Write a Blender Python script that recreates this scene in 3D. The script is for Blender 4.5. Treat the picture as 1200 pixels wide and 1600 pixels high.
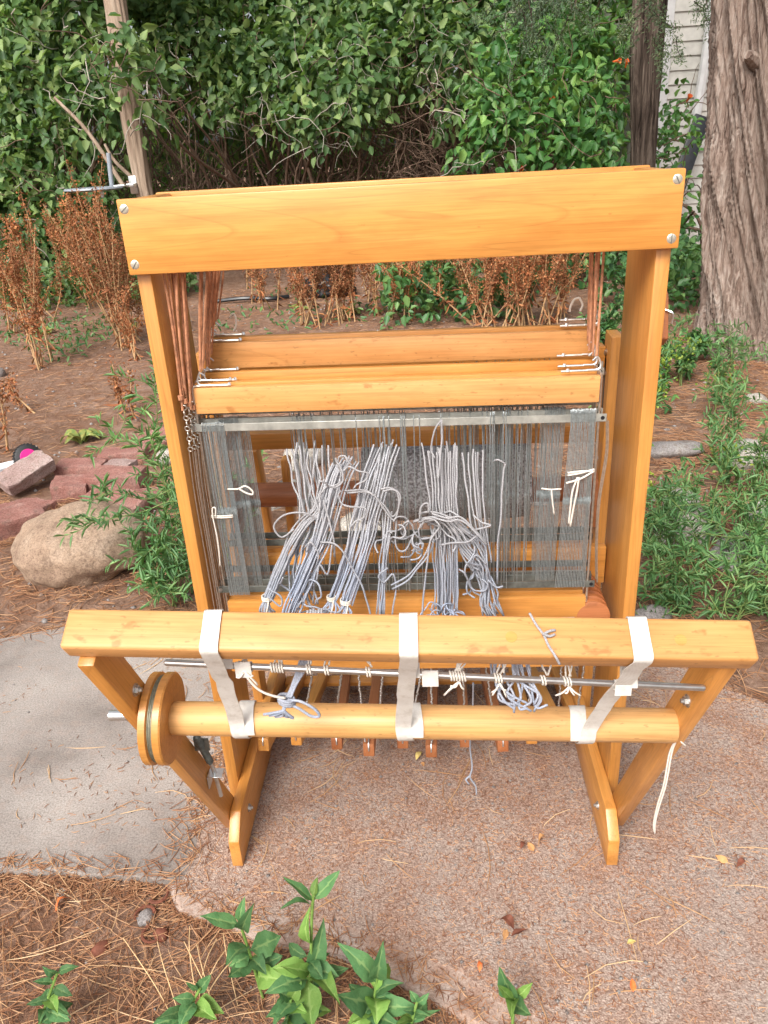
import bpy, bmesh, math, random
import numpy as np
from mathutils import Vector, Matrix, noise, Quaternion

# ------------------------------------------------------------------ scene, camera, sky, sun, exposure
for o in list(bpy.data.objects): bpy.data.objects.remove(o, do_unlink=True)
random.seed(11); rng = np.random.default_rng(11)
SC = bpy.context.scene
COL = SC.collection
R = math.radians

cam_d = bpy.data.cameras.new('camera'); cam = bpy.data.objects.new('camera', cam_d); COL.objects.link(cam)
cam_d.sensor_fit = 'VERTICAL'; cam_d.sensor_height = 36; cam_d.lens = 1214.52/1600*36
cam_d.clip_start = 0.05; cam_d.clip_end = 400
CP, CY, CR = 0.43687, -0.06609, -0.05751
_f = Vector((math.sin(CY)*math.cos(CP), math.cos(CY)*math.cos(CP), -math.sin(CP)))
_r = Vector((math.cos(CY), -math.sin(CY), 0)); _u = _r.cross(_f)
_rr = math.cos(CR)*_r + math.sin(CR)*_u; _uu = -math.sin(CR)*_r + math.cos(CR)*_u
cam.matrix_world = Matrix(((_rr.x, _uu.x, -_f.x, 0.0342), (_rr.y, _uu.y, -_f.y, -1.1048), (_rr.z, _uu.z, -_f.z, 1.1855), (0, 0, 0, 1)))
SC.camera = cam
SC.cycles.max_bounces = 6; SC.cycles.diffuse_bounces = 3; SC.cycles.glossy_bounces = 2; SC.cycles.transmission_bounces = 3

SUN_EL, SUN_AZ = 46, 200          # soft light from high up, a little behind and left of the camera
world = bpy.data.worlds.new('World'); SC.world = world; world.use_nodes = True
wn, wl = world.node_tree.nodes, world.node_tree.links
wn.clear()
sky = wn.new('ShaderNodeTexSky'); sky.sky_type = 'NISHITA'; sky.sun_disc = False
sky.sun_elevation = R(SUN_EL); sky.sun_rotation = R(SUN_AZ)
sky.air_density = 1.0; sky.dust_density = 6.0; sky.ozone_density = 0.6
hs = wn.new('ShaderNodeHueSaturation'); hs.inputs['Saturation'].default_value = 0.3     # thin cloud: a whitish sky
bg = wn.new('ShaderNodeBackground'); bg.inputs['Strength'].default_value = 0.10
wo = wn.new('ShaderNodeOutputWorld')
wl.new(sky.outputs[0], hs.inputs['Color']); wl.new(hs.outputs[0], bg.inputs[0]); wl.new(bg.outputs[0], wo.inputs[0])
sun_d = bpy.data.lights.new('sun', 'SUN'); sun_d.energy = 1.5; sun_d.angle = R(26); sun_d.color = (1, .95, .88)
sun = bpy.data.objects.new('sun', sun_d); COL.objects.link(sun)
_sd = Vector((math.sin(R(SUN_AZ))*math.cos(R(SUN_EL)), math.cos(R(SUN_AZ))*math.cos(R(SUN_EL)), math.sin(R(SUN_EL))))
sun.rotation_euler = _sd.to_track_quat('Z', 'Y').to_euler()
SC.view_settings.view_transform = 'Standard'; SC.view_settings.look = 'None'
SC.view_settings.exposure = 1.05; SC.view_settings.gamma = 1.0; SC.view_settings.use_curve_mapping = False

# ------------------------------------------------------------------ helpers
WM = {}
def link(o, M=None, parent=None):
    M = M or Matrix.Identity(4)
    COL.objects.link(o); WM[o.name] = M
    o.matrix_basis = M
    if parent is not None:
        o.parent = parent; o.matrix_parent_inverse = WM[parent.name].inverted()
    return o
def tag(o, label=None, cat=None, group=None, kind=None):
    if label: o['label'] = label
    if cat: o['category'] = cat
    if group: o['group'] = group
    if kind: o['kind'] = kind
    return o
def thing(name, label, cat, loc=(0, 0, 0), group=None):
    o = bpy.data.objects.new(name, None); o.empty_display_size = .05
    link(o, Matrix.Translation(Vector(loc)))
    return tag(o, label, cat, group)
def np_mesh(name, V, F, smooth=False):
    me = bpy.data.meshes.new(name)
    V = np.asarray(V, dtype=np.float32); F = np.asarray(F, dtype=np.int32)
    n, k = F.shape
    me.vertices.add(len(V)); me.vertices.foreach_set('co', V.ravel())
    me.loops.add(n*k); me.loops.foreach_set('vertex_index', F.ravel())
    me.polygons.add(n); me.polygons.foreach_set('loop_start', np.arange(0, n*k, k, dtype=np.int32))
    me.update(calc_edges=True)
    if smooth: me.polygons.foreach_set('use_smooth', np.ones(n, dtype=bool))
    return me
def catmull(pts, k=5):
    P = [Vector(p) for p in pts]
    if len(P) < 3: return [P[0].lerp(P[-1], i/k) for i in range(k+1)]
    P = [P[0]*2-P[1]] + P + [P[-1]*2-P[-2]]
    out = []
    for i in range(1, len(P)-2):
        a, b, c, d = P[i-1:i+3]
        for j in range(k):
            t = j/k
            out.append(.5*((2*b)+(c-a)*t+(2*a-5*b+4*c-d)*t*t+(3*b-a-3*c+d)*t**3))
    out.append(P[-2]); return out
class MB:
    def __init__(s): s.v = []; s.f = []
    def box(s, x0, x1, y0, y1, z0, z1, M=None):
        b = len(s.v); q = [(x0,y0,z0),(x1,y0,z0),(x1,y1,z0),(x0,y1,z0),(x0,y0,z1),(x1,y0,z1),(x1,y1,z1),(x0,y1,z1)]
        s.v += [tuple(M @ Vector(p)) for p in q] if M else q
        s.f += [tuple(b+i for i in t) for t in ((3,2,1,0),(4,5,6,7),(0,1,5,4),(1,2,6,5),(2,3,7,6),(3,0,4,7))]
        return s
    def tube(s, pts, r, n=6, cap=True):
        P = [Vector(p) for p in pts]; m = len(P); b = len(s.v)
        rs = r if hasattr(r, '__len__') else [r]*m
        t0 = (P[1]-P[0]).normalized()
        a = Vector((0,0,1)) if abs(t0.z) < .9 else Vector((1,0,0))
        N = t0.cross(a).normalized()
        for i in range(m):
            t = (P[min(i+1,m-1)]-P[max(i-1,0)])
            t = t.normalized() if t.length > 1e-9 else t0
            N = (N-t*N.dot(t)); N = N.normalized() if N.length > 1e-6 else t.orthogonal().normalized()
            Bn = t.cross(N)
            for j in range(n):
                w = 2*math.pi*j/n; s.v.append(tuple(P[i]+(N*math.cos(w)+Bn*math.sin(w))*rs[i]))
        for i in range(m-1):
            for j in range(n):
                k = (j+1) % n
                s.f.append((b+i*n+j, b+i*n+k, b+(i+1)*n+k, b+(i+1)*n+j))
        if cap:
            s.f.append(tuple(b+j for j in reversed(range(n)))); s.f.append(tuple(b+(m-1)*n+j for j in range(n)))
        return s
    def prism(s, poly, x0, x1):              # poly in (y, z), extruded along x
        b = len(s.v); n = len(poly)
        s.v += [(x0, p[0], p[1]) for p in poly] + [(x1, p[0], p[1]) for p in poly]
        s.f.append(tuple(b+i for i in range(n))); s.f.append(tuple(b+n+i for i in reversed(range(n))))
        for i in range(n): s.f.append((b+(i+1)%n, b+i, b+n+i, b+n+(i+1)%n))
        return s
    def ring(s, c, axis, r, rr, n=16, k=6):
        c = Vector(c); ax = Vector(axis).normalized(); u = ax.orthogonal().normalized(); w = ax.cross(u); b = len(s.v)
        for i in range(n):
            a = 2*math.pi*i/n; d = u*math.cos(a)+w*math.sin(a)
            for j in range(k):
                q = 2*math.pi*j/k; s.v.append(tuple(c+d*(r+rr*math.cos(q))+ax*rr*math.sin(q)))
        for i in range(n):
            for j in range(k):
                i2, j2 = (i+1)%n, (j+1)%k
                s.f.append((b+i*k+j, b+i2*k+j, b+i2*k+j2, b+i*k+j2))
        return s
    def build(s, name, mat, parent=None, smooth=False, bevel=0, segs=2, M=None):
        me = bpy.data.meshes.new(name); me.from_pydata(s.v, [], s.f)
        bm = bmesh.new(); bm.from_mesh(me)
        bmesh.ops.recalc_face_normals(bm, faces=bm.faces)
        if bevel:
            es = [e for e in bm.edges if len(e.link_faces) == 2 and e.calc_face_angle(0) > .5]
            bmesh.ops.bevel(bm, geom=es, offset=bevel, segments=segs, affect='EDGES', profile=.5)
        bm.to_mesh(me); bm.free()
        if smooth or bevel:
            me.polygons.foreach_set('use_smooth', np.ones(len(me.polygons), dtype=bool))
            if not smooth or smooth == 'auto':
                me.set_sharp_from_angle(angle=R(40))
        me.materials.append(mat)
        o = bpy.data.objects.new(name, me)
        return link(o, M, parent)
def board(name, p0, p1, w, t, wdir, mat, parent, bevel=.0022, segs=2):
    """a board whose grain (local x) runs from p0 to p1, w wide along wdir, t thick"""
    p0, p1 = Vector(p0), Vector(p1); X = (p1-p0); L = X.length; X.normalize()
    Y = Vector(wdir); Y = (Y-X*Y.dot(X)).normalized(); Z = X.cross(Y)
    M = Matrix.Translation((p0+p1)/2) @ Matrix((X, Y, Z)).transposed().to_4x4()
    return MB().box(-L/2, L/2, -w/2, w/2, -t/2, t/2).build(name, mat, parent, bevel=bevel, segs=segs, M=M)
def screw(p, axis, r, parent, slot=.8, name='screw', dome=.16):
    ax = Vector(axis).normalized(); p = Vector(p)
    mb = MB(); n = 14
    mb.tube([p-ax*.002, p+ax*r*.06, p+ax*r*.12, p+ax*r*dome], [r, r, r*.9, r*.5], n)
    return mb.build(name, M_['screw'], parent, smooth='auto')
def hexbolt(p, axis, r, parent, name='bolt'):
    ax = Vector(axis).normalized(); p = Vector(p)
    mb = MB(); mb.tube([p-ax*.001, p+ax*.0016], r*1.45, 16); mb.tube([p, p+ax*r*.9], r, 6); mb.tube([p+ax*r*.9, p+ax*r*1.5], r*.5, 8)
    return mb.build(name, M_['steel'], parent, smooth='auto')

# ------------------------------------------------------------------ materials
M_ = {}
class Nt:
    def __init__(s, name):
        s.m = bpy.data.materials.new(name); s.m.use_nodes = True; s.t = s.m.node_tree
        s.b = s.t.nodes['Principled BSDF']; s.out = s.t.nodes['Material Output']
    def n(s, kind, **kw):
        x = s.t.nodes.new('ShaderNode'+kind)
        for k, v in kw.items():
            if k in x.inputs: x.inputs[k].default_value = v
            else: setattr(x, k, v)
        return x
    def l(s, a, b): s.t.links.new(a, b)
    def ramp(s, fac, stops, interp='LINEAR'):
        r = s.t.nodes.new('ShaderNodeValToRGB'); r.color_ramp.interpolation = interp; e = r.color_ramp.elements
        while len(e) < len(stops): e.new(.5)
        for x, (p, c) in zip(e, stops):
            x.position = p; x.color = (*c, 1) if len(c) == 3 else c
        s.l(fac, r.inputs[0]); return r.outputs[0]
    def coords(s, scale=(1,1,1), kind='Object', off=None):
        tc = s.n('TexCoord'); mp = s.n('Mapping'); mp.inputs['Scale'].default_value = scale
        s.l(tc.outputs[kind], mp.inputs[0])
        if off is not None: s.l(off, mp.inputs['Location'])
        return mp.outputs[0]
    def noise(s, vec, scale, detail=4, rough=.6, dist=0):
        x = s.n('TexNoise'); x.inputs['Scale'].default_value = scale; x.inputs['Detail'].default_value = detail
        x.inputs['Roughness'].default_value = rough; x.inputs['Distortion'].default_value = dist
        if vec is not None: s.l(vec, x.inputs['Vector'])
        return x.outputs['Fac']
    def mix(s, fac, a, b, mode='MIX'):
        x = s.n('Mix', data_type='RGBA', blend_type=mode)
        if isinstance(fac, (int, float)): x.inputs[0].default_value = fac
        else: s.l(fac, x.inputs[0])
        for v, i in ((a, 6), (b, 7)):
            if isinstance(v, tuple): x.inputs[i].default_value = (*v, 1)
            else: s.l(v, x.inputs[i])
        return x.outputs[2]
    def bump(s, h, strength=.3, dist=.002):
        x = s.n('Bump'); x.inputs['Strength'].default_value = strength; x.inputs['Distance'].default_value = dist
        s.l(h, x.inputs['Height']); s.l(x.outputs[0], s.b.inputs['Normal'])
    def done(s, key, col=None, rough=.5, metal=0, spec=.5, coat=0):
        if col is not None:
            if isinstance(col, tuple): s.b.inputs['Base Color'].default_value = (*col, 1)
            else: s.l(col, s.b.inputs['Base Color'])
        if isinstance(rough, (int, float)): s.b.inputs['Roughness'].default_value = rough
        else: s.l(rough, s.b.inputs['Roughness'])
        s.b.inputs['Metallic'].default_value = metal; s.b.inputs['Specular IOR Level'].default_value = spec
        s.b.inputs['Coat Weight'].default_value = coat; s.b.inputs['Coat Roughness'].default_value = .25
        M_[key] = s.m; return s.m

def wood(key, dark, mid, light, rough=.38, stain=0.0, coat=.25):
    k = Nt(key); oi = k.n('ObjectInfo')
    mul = k.n('VectorMath', operation='SCALE'); mul.inputs[0].default_value = (3.1, 7.3, 5.7); k.l(oi.outputs['Random'], mul.inputs['Scale'])
    v = k.coords((1.3, 9, 9), off=mul.outputs[0])
    g = k.noise(v, 2.2, 3, .5, .6)
    v2 = k.coords((7, 260, 260), off=mul.outputs[0]); fine = k.noise(v2, 1.0, 3, .7)
    col = k.ramp(g, [(.25, dark), (.5, mid), (.78, light)])
    # a few cathedral growth lines
    v3 = k.coords((.55, 8, 8), off=mul.outputs[0]); r_ = k.noise(v3, 1.6, 1, .4, .9)
    w = k.n('Math', operation='MULTIPLY'); k.l(r_, w.inputs[0]); w.inputs[1].default_value = 11
    fr = k.n('Math', operation='FRACT'); k.l(w.outputs[0], fr.inputs[0])
    line = k.ramp(fr.outputs[0], [(0, (1,1,1)), (.05, (.0,.0,.0)), (.9, (0,0,0)), (1, (.7,.7,.7))])
    lm = k.n('Math', operation='MULTIPLY'); k.l(line, lm.inputs[0]); lm.inputs[1].default_value = .42
    col = k.mix(lm.outputs[0], col, tuple(c*.62 for c in dark))
    f2 = k.ramp(fine, [(.3, (.74,.70,.64)), (.58, (1,1,1))])
    col = k.mix(.75, col, f2, 'MULTIPLY')
    sp = k.noise(k.coords((90, 220, 220), off=mul.outputs[0]), 1.0, 2, .5)                # pores, nicks and ingrained dirt
    col = k.mix(k.ramp(sp, [(.66 if stain else .72, (0,0,0)), (.74 if stain else .80, (.45,.45,.45))]), col, tuple(c*.38 for c in dark))
    dz_ = k.noise(k.coords((5, 14, 14), off=mul.outputs[0]), 1.3, 4, .65)
    col = k.mix(.8, col, k.ramp(dz_, [(.3, (.80,.76,.70)), (.55, (1,1,1)), (.75, (1.05,1.05,1.04))]), 'MULTIPLY')
    if stain:
        s_ = k.noise(k.coords((20, 34, 34), off=mul.outputs[0]), 1.4, 3, .6)
        sf = k.ramp(s_, [(.62, (0,0,0)), (.70, (stain,)*3)])
        col = k.mix(sf, col, (.26, .095, .018))
    hv = k.n('HueSaturation'); k.l(col, hv.inputs['Color'])
    mr = k.n('MapRange'); k.l(oi.outputs['Random'], mr.inputs[0]); mr.inputs[3].default_value = .90; mr.inputs[4].default_value = 1.07
    k.l(mr.outputs[0], hv.inputs['Value'])
    if not isinstance(rough, (int, float)): pass
    rr_ = k.n('MapRange'); k.l(dz_, rr_.inputs[0]); rr_.inputs[3].default_value = rough+.14; rr_.inputs[4].default_value = rough-.08; rough = rr_.outputs[0]
    k.bump(fine, .2, .0008)
    return k.done(key, hv.outputs[0], rough, coat=coat)
wood('wood', (.57,.238,.048), (.645,.287,.066), (.70,.335,.090))
wood('wood_worn', (.57,.270,.080), (.645,.322,.110), (.70,.375,.150), .48, stain=.5, coat=.06)
wood('wood_roller', (.58,.310,.105), (.65,.365,.14), (.71,.42,.18), .45, stain=.25, coat=.06)
wood('wood_red', (.30,.095,.032), (.40,.14,.05), (.48,.19,.075), .5, coat=.05)
wood('wood_pale', (.60,.33,.12), (.68,.41,.17), (.74,.48,.22), .5, coat=.05)
wood('wood_dark', (.05,.02,.012), (.075,.03,.018), (.10,.042,.024), .5)

def simple(key, col, rough=.5, metal=0, var=.15, scale=60, bump=0, spec=.5, dist=.002, detail=4):
    k = Nt(key); v = k.coords((1,1,1)); n_ = k.noise(v, scale, detail)
    c = k.ramp(n_, [(.3, tuple(x*(1-var) for x in col)), (.7, tuple(min(1, x*(1+var)) for x in col))])
    if bump: k.bump(n_, bump, dist)
    return k.done(key, c, rough, metal, spec)
simple('steel', (.52,.51,.49), .34, .9, .12, 90)
simple('heddle', (.43,.475,.485), .34, .65, .25, 300)
simple('flat_steel', (.46,.47,.43), .45, .6, .3, 40)
simple('dark_steel', (.16,.17,.155), .5, .6, .4, 60)
simple('zinc', (.66,.68,.68), .3, .85, .12, 120)
simple('screw', (.70,.68,.58), .35, .8, .15, 300)
simple('wire', (.62,.58,.52), .35, .9, .2, 200)
simple('cord', (.44,.20,.105), .75, 0, .45, 90, .3)
simple('cable', (.20,.20,.15), .5, .5, .3, 200)
k = Nt('webbing'); v = k.coords((1,1,1)); n1 = k.noise(v, 55, 4, .7)
wv = k.n('TexWave', wave_type='BANDS', bands_direction='DIAGONAL'); wv.inputs['Scale'].default_value = 420; wv.inputs['Distortion'].default_value = .4; k.l(v, wv.inputs['Vector'])
c = k.ramp(n1, [(.30, (.62,.58,.52)), (.5, (.75,.72,.67)), (.7, (.79,.77,.73))])
c = k.mix(.5, c, k.ramp(wv.outputs['Fac'], [(0, (.78,.77,.76)), (.6, (1,1,1))]), 'MULTIPLY'); k.bump(wv.outputs['Fac'], .5, .0006); k.done('webbing', c, .9, spec=.1)
simple('cotton', (.68,.63,.56), .9, 0, .12, 700, .6, .1, .0006)
simple('black_plastic', (.012,.013,.016), .35, 0, .5, 20)
simple('tyre', (.018,.018,.02), .6, 0, .3, 50)
simple('pink_plastic', (.75,.03,.26), .4, 0, .08, 10)
simple('white_plastic', (.74,.75,.78), .4, 0, .1, 30)
simple('grey_paint', (.27,.30,.34), .45, 0, .12, 25)
simple('siding', (.50,.485,.445), .6, 0, .14, 9, .1)
simple('trim', (.60,.60,.60), .55, 0, .08, 12)
simple('foundation', (.42,.40,.37), .9, 0, .2, 14, .4)
simple('blue_plastic', (.03,.22,.62), .4, 0, .1, 10)

def yarn_mat(key, a, b):
    k = Nt(key); v = k.coords((1,1,1)); n1 = k.noise(v, 16, 2); n2 = k.noise(v, 800, 2)
    oi = k.n('NewGeometry'); rp = oi.outputs['Random Per Island']
    sx = k.n('SeparateXYZ'); tc = k.n('TexCoord'); k.l(tc.outputs['Object'], sx.inputs[0])
    mr = k.n('MapRange'); k.l(sx.outputs['Z'], mr.inputs[0]); mr.inputs[1].default_value = .66; mr.inputs[2].default_value = .52     # dip-dyed: bluer towards the cut ends
    ad = k.n('Math', operation='MULTIPLY_ADD'); k.l(n1, ad.inputs[0]); ad.inputs[1].default_value = .6; k.l(mr.outputs[0], ad.inputs[2])
    c = k.mix(k.ramp(ad.outputs[0], [(.35, (0,0,0)), (1, (1,1,1))]), a, b)
    c = k.mix(k.ramp(rp, [(0, (.0,.0,.0)), (1, (.4,.4,.4))]), c, (.34,.32,.32))
    c = k.mix(.75, c, k.ramp(n2, [(.32, (.5,.5,.5)), (.62, (1,1,1))]), 'MULTIPLY')
    k.bump(n2, .8, .001)
    return k.done(key, c, .95, spec=.1)
yarn_mat('yarn', (.43,.425,.44), (.38,.42,.50))
yarn_mat('yarn_blue', (.48,.485,.52), (.40,.46,.59))

def leaf_mat(key, a, b, c, trans=.25, rough=.45):
    k = Nt(key); g = k.n('NewGeometry'); rp = g.outputs['Random Per Island']
    col = k.ramp(rp, [(0, a), (.55, b), (.93, c), (1, tuple(min(1, x*1.25) for x in c))])
    n1 = k.noise(k.coords((1,1,1)), 2.2, 2)
    col = k.mix(.7, col, k.ramp(n1, [(.35, (.55,.62,.60)), (.5, (.9,.92,.85)), (.66, (1.25,1.2,.95))]), 'MULTIPLY')
    k.done(key, col, rough, spec=.45)
    tr = k.n('BsdfTranslucent'); k.l(k.mix(.5, col, (.25,.42,.04), 'MIX'), tr.inputs[0])
    mx = k.n('MixShader'); mx.inputs[0].default_value = trans
    k.l(k.b.outputs[0], mx.inputs[1]); k.l(tr.outputs[0], mx.inputs[2]); k.l(mx.outputs[0], k.out.inputs[0])
    return k.m
leaf_mat('lilac', (.050,.115,.040), (.11,.205,.068), (.25,.34,.13), .32, .55)
leaf_mat('lilac_far', (.10,.20,.04), (.20,.32,.07), (.34,.44,.12), .45)
leaf_mat('vine', (.04,.13,.035), (.08,.21,.055), (.18,.32,.085), .3)
leaf_mat('weed', (.08,.20,.07), (.13,.28,.10), (.23,.38,.15), .28)
leaf_mat('weed_yellow', (.16,.26,.03), (.25,.34,.04), (.34,.42,.06), .3)
leaf_mat('juniper', (.07,.12,.07), (.11,.17,.10), (.19,.24,.14), .2)
leaf_mat('ground_cover', (.04,.12,.04), (.07,.18,.06), (.14,.25,.08), .2)
leaf_mat('dock_dry', (.24,.075,.032), (.38,.13,.055), (.47,.21,.095), .1, .8)
leaf_mat('dock_green', (.10,.20,.07), (.20,.30,.10), (.42,.36,.10), .25)
leaf_mat('flower', (.75,.10,.03), (.85,.16,.05), (.9,.28,.08), .2)
def big_leaf(key, base, vein, edge):
    k = Nt(key); n1 = k.noise(k.coords((1,1,1)), 45, 3); oi = k.n('ObjectInfo')
    c = k.mix(k.ramp(n1, [(.35, (0,0,0)), (.7, (1,1,1))]), base, edge)
    at = k.n('Attribute'); at.attribute_name = 'rib'                      # midrib and side veins drawn on the leaf itself
    c = k.mix(k.ramp(at.outputs['Fac'], [(.80, (0,0,0)), (1, (.75,.75,.75))]), c, vein)
    hv = k.n('HueSaturation'); k.l(c, hv.inputs['Color'])
    mr = k.n('MapRange'); k.l(oi.outputs['Random'], mr.inputs[0]); mr.inputs[3].default_value = .7; mr.inputs[4].default_value = 1.3
    k.l(mr.outputs[0], hv.inputs['Value'])
    ad = k.n('Math', operation='MULTIPLY_ADD'); k.l(at.outputs['Fac'], ad.inputs[0]); ad.inputs[1].default_value = -.5; k.l(k.noise(k.coords((1,1,1)), 240, 2), ad.inputs[2])
    k.bump(ad.outputs[0], .5, .0015)
    k.done(key, hv.outputs[0], .62, spec=.28)
    tr = k.n('BsdfTranslucent'); k.l(hv.outputs[0], tr.inputs[0]); mx = k.n('MixShader'); mx.inputs[0].default_value = .22
    k.l(k.b.outputs[0], mx.inputs[1]); k.l(tr.outputs[0], mx.inputs[2]); k.l(mx.outputs[0], k.out.inputs[0])
big_leaf('sprout_dark', (.065,.165,.060), (.19,.30,.11), (.10,.21,.075))
big_leaf('sprout_light', (.13,.26,.05), (.28,.42,.12), (.20,.33,.075))
big_leaf('dock_leaf', (.16,.27,.08), (.42,.44,.18), (.42,.36,.09))
simple('sprout_stem', (.16,.27,.06), .5, 0, .2, 60)
simple('weed_stem', (.17,.24,.07), .6, 0, .25, 40)
simple('dry_stem', (.42,.26,.13), .8, 0, .3, 40)
simple('twig', (.15,.095,.065), .9, 0, .45, 25)
simple('twig_pale', (.36,.32,.27), .9, 0, .35, 25)
simple('straw', (.62,.42,.22), .8, 0, .25, 60)

k = Nt('bark'); v = k.coords((40, 40, 3.0)); n1 = k.noise(v, 1.0, 8, .72, 1.4); n2 = k.noise(k.coords((3,3,3)), 1.2, 3)
c = k.ramp(n1, [(.33, (.05,.032,.024)), (.42, (.205,.14,.112)), (.51, (.385,.295,.245)), (.66, (.58,.49,.43))])
c = k.mix(k.ramp(n2, [(.4, (0,0,0)), (.7, (.5,.5,.5))]), c, (.30,.21,.165))
k.bump(n1, 1.0, .03); k.done('bark', c, .95, spec=.15)
k = Nt('bark_dark'); v = k.coords((18, 18, 2)); n1 = k.noise(v, 1.0, 6, .7, .8)
c = k.ramp(n1, [(.36, (.014,.010,.008)), (.5, (.065,.048,.038)), (.66, (.20,.16,.13))]); k.bump(n1, .9, .02); k.done('bark_dark', c, .95, spec=.1)
k = Nt('bark_post'); v = k.coords((30, 30, 2)); n1 = k.noise(v, 1.0, 5, .7, .5)
c = k.ramp(n1, [(.3, (.20,.14,.10)), (.55, (.38,.29,.22)), (.8, (.52,.43,.34))]); k.bump(n1, .8, .01); k.done('bark_post', c, .95, spec=.1)

# soil with needle crumbs
k = Nt('soil'); v = k.coords((1,1,1)); n1 = k.noise(v, 1.1, 4); n2 = k.noise(v, 60, 5, .75); n3 = k.noise(v, 7, 3)
n4 = k.noise(v, 16, 5, .8)
c = k.ramp(k.mix(.5, n2, n4), [(.32, (.075,.040,.027)), (.47, (.20,.115,.078)), (.60, (.31,.20,.145)), (.78, (.43,.315,.25))])
c = k.mix(k.ramp(n1, [(.40, (0,0,0)), (.62, (.6,.6,.6))]), c, k.ramp(n4, [(.35, (.19,.115,.08)), (.65, (.38,.265,.205))]))
c = k.mix(k.ramp(n3, [(.45, (0,0,0)), (.7, (.5,.5,.5))]), c, (.19,.095,.055))
k.bump(n2, .9, .012); k.done('soil', c, .95, spec=.1)
# smooth grey concrete
k = Nt('concrete'); v = k.coords((1,1,1)); n1 = k.noise(v, 3.2, 5); n2 = k.noise(v, 260, 3, .8); n3 = k.noise(v, 35, 4, .7)
c = k.ramp(n1, [(.3, (.225,.198,.182)), (.48, (.32,.288,.268)), (.7, (.405,.372,.348))])
c = k.mix(.85, c, k.ramp(n2, [(.34, (.5,.48,.46)), (.56, (1,1,1)), (.7, (1.1,1.1,1.1))]), 'MULTIPLY')
c = k.mix(k.ramp(n3, [(.50, (0,0,0)), (.8, (.45,.45,.45))]), c, (.36,.26,.21))
n5 = k.noise(v, 1.7, 6, .7); c = k.mix(.8, c, k.ramp(n5, [(.36, (.70,.66,.63)), (.5, (1,.98,.96)), (.64, (1.1,1.07,1.04))]), 'MULTIPLY')
k.bump(n2, .55, .0018); k.done('concrete', c, .92, spec=.2)
# worn walk with exposed grit and broken needles
k = Nt('grit'); v = k.coords((1,1,1)); n1 = k.noise(v, 2.6, 4); n3 = k.noise(v, 11, 4, .65)
vo = k.n('TexVoronoi', feature='F1'); vo.inputs['Scale'].default_value = 330; k.l(v, vo.inputs['Vector'])
n2 = k.noise(v, 170, 4, .8)
c = k.ramp(n2, [(.28, (.13,.08,.06)), (.42, (.32,.235,.195)), (.55, (.475,.388,.332)), (.72, (.62,.545,.485))])
c = k.mix(k.ramp(n3, [(.38, (.75,.75,.75)), (.62, (0,0,0))]), c, k.ramp(n2, [(.3, (.17,.08,.05)), (.5, (.37,.225,.16)), (.7, (.54,.38,.30))]))
c = k.mix(k.ramp(n1, [(.48, (0,0,0)), (.75, (.55,.55,.55))]), c, k.ramp(n2, [(.3, (.27,.225,.20)), (.7, (.52,.465,.425))]))
vc = k.ramp(vo.outputs['Distance'], [(0, (1,1,1)), (.35, (.85,.83,.82)), (.6, (.55,.5,.48))])
c = k.mix(.6, c, vc, 'MULTIPLY')
k.bump(k.mix(.5, n2, vo.outputs['Distance']), .9, .003); k.done('grit', c, .95, spec=.15)
k = Nt('kerb'); v = k.coords((1,1,1)); n1 = k.noise(v, 9, 5, .65); n2 = k.noise(v, 300, 3, .8)
c = k.ramp(n1, [(.32, (.34,.215,.16)), (.48, (.47,.36,.30)), (.66, (.55,.48,.44))])
c = k.mix(k.ramp(k.noise(v, 26, 4, .7), [(.5, (0,0,0)), (.66, (.7,.7,.7))]), c, (.36,.22,.16)); c = k.mix(.8, c, k.ramp(n2, [(.34, (.5,.46,.44)), (.56, (1,1,1))]), 'MULTIPLY'); k.bump(n2, .8, .002); k.done('kerb', c, .92, spec=.2)
# needles
def needle_mat(key, a, b, c):
    k = Nt(key); g = k.n('NewGeometry')
    k.done(key, k.ramp(g.outputs['Random Per Island'], [(0, a), (.5, b), (1, c)]), .7, spec=.25)
needle_mat('needle', (.16,.065,.032), (.31,.15,.075), (.47,.28,.155))
needle_mat('needle_long', (.34,.17,.08), (.48,.29,.15), (.60,.43,.26))
needle_mat('chip', (.13,.05,.03), (.33,.15,.075), (.55,.34,.2))
# stones
def stone(key, a, b, c, sc=9, fine=160):
    k = Nt(key); v = k.coords((1,1,1)); n1 = k.noise(v, sc, 6, .7); n2 = k.noise(v, fine, 5, .85); n3 = k.noise(v, fine*.35, 3, .7)
    col = k.ramp(n1, [(.32, a), (.5, b), (.68, c)])
    col = k.mix(.85, col, k.ramp(n2, [(.36, (.38,.35,.33)), (.52, (.95,.95,.95)), (.66, (1.15,1.13,1.1))]), 'MULTIPLY')
    col = k.mix(k.ramp(n3, [(.58, (0,0,0)), (.70, (.5,.5,.5))]), col, tuple(x*.45 for x in a))
    n4 = k.noise(v, sc*2.3, 5, .75); col = k.mix(k.ramp(n4, [(.54, (0,0,0)), (.64, (.65,.65,.65))]), col, (.20,.135,.10))     # soil stains
    k.bump(n2, 1.0, .006); k.done(key, col, .92, spec=.15)
stone('boulder', (.33,.225,.165), (.48,.345,.25), (.56,.43,.33))
stone('sandstone', (.33,.15,.125), (.43,.215,.18), (.53,.32,.28), 14)
stone('sandstone_pale', (.36,.24,.22), (.48,.35,.32), (.60,.50,.47), 14)
stone('limestone', (.46,.42,.37), (.60,.56,.50), (.70,.67,.62), 10)
stone('greystone', (.30,.27,.26), (.40,.37,.36), (.50,.47,.45), 10)
# rolled warp cloth
k = Nt('speckled_cloth'); v = k.coords((1,1,1)); n1 = k.noise(v, 230, 2, .5)
c = k.ramp(n1, [(.36, (.22,.21,.21)), (.5, (.36,.36,.375)), (.62, (.56,.57,.60))]); k.bump(n1, .8, .004); k.done('speckled_cloth', c, .9, spec=.1)

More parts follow.
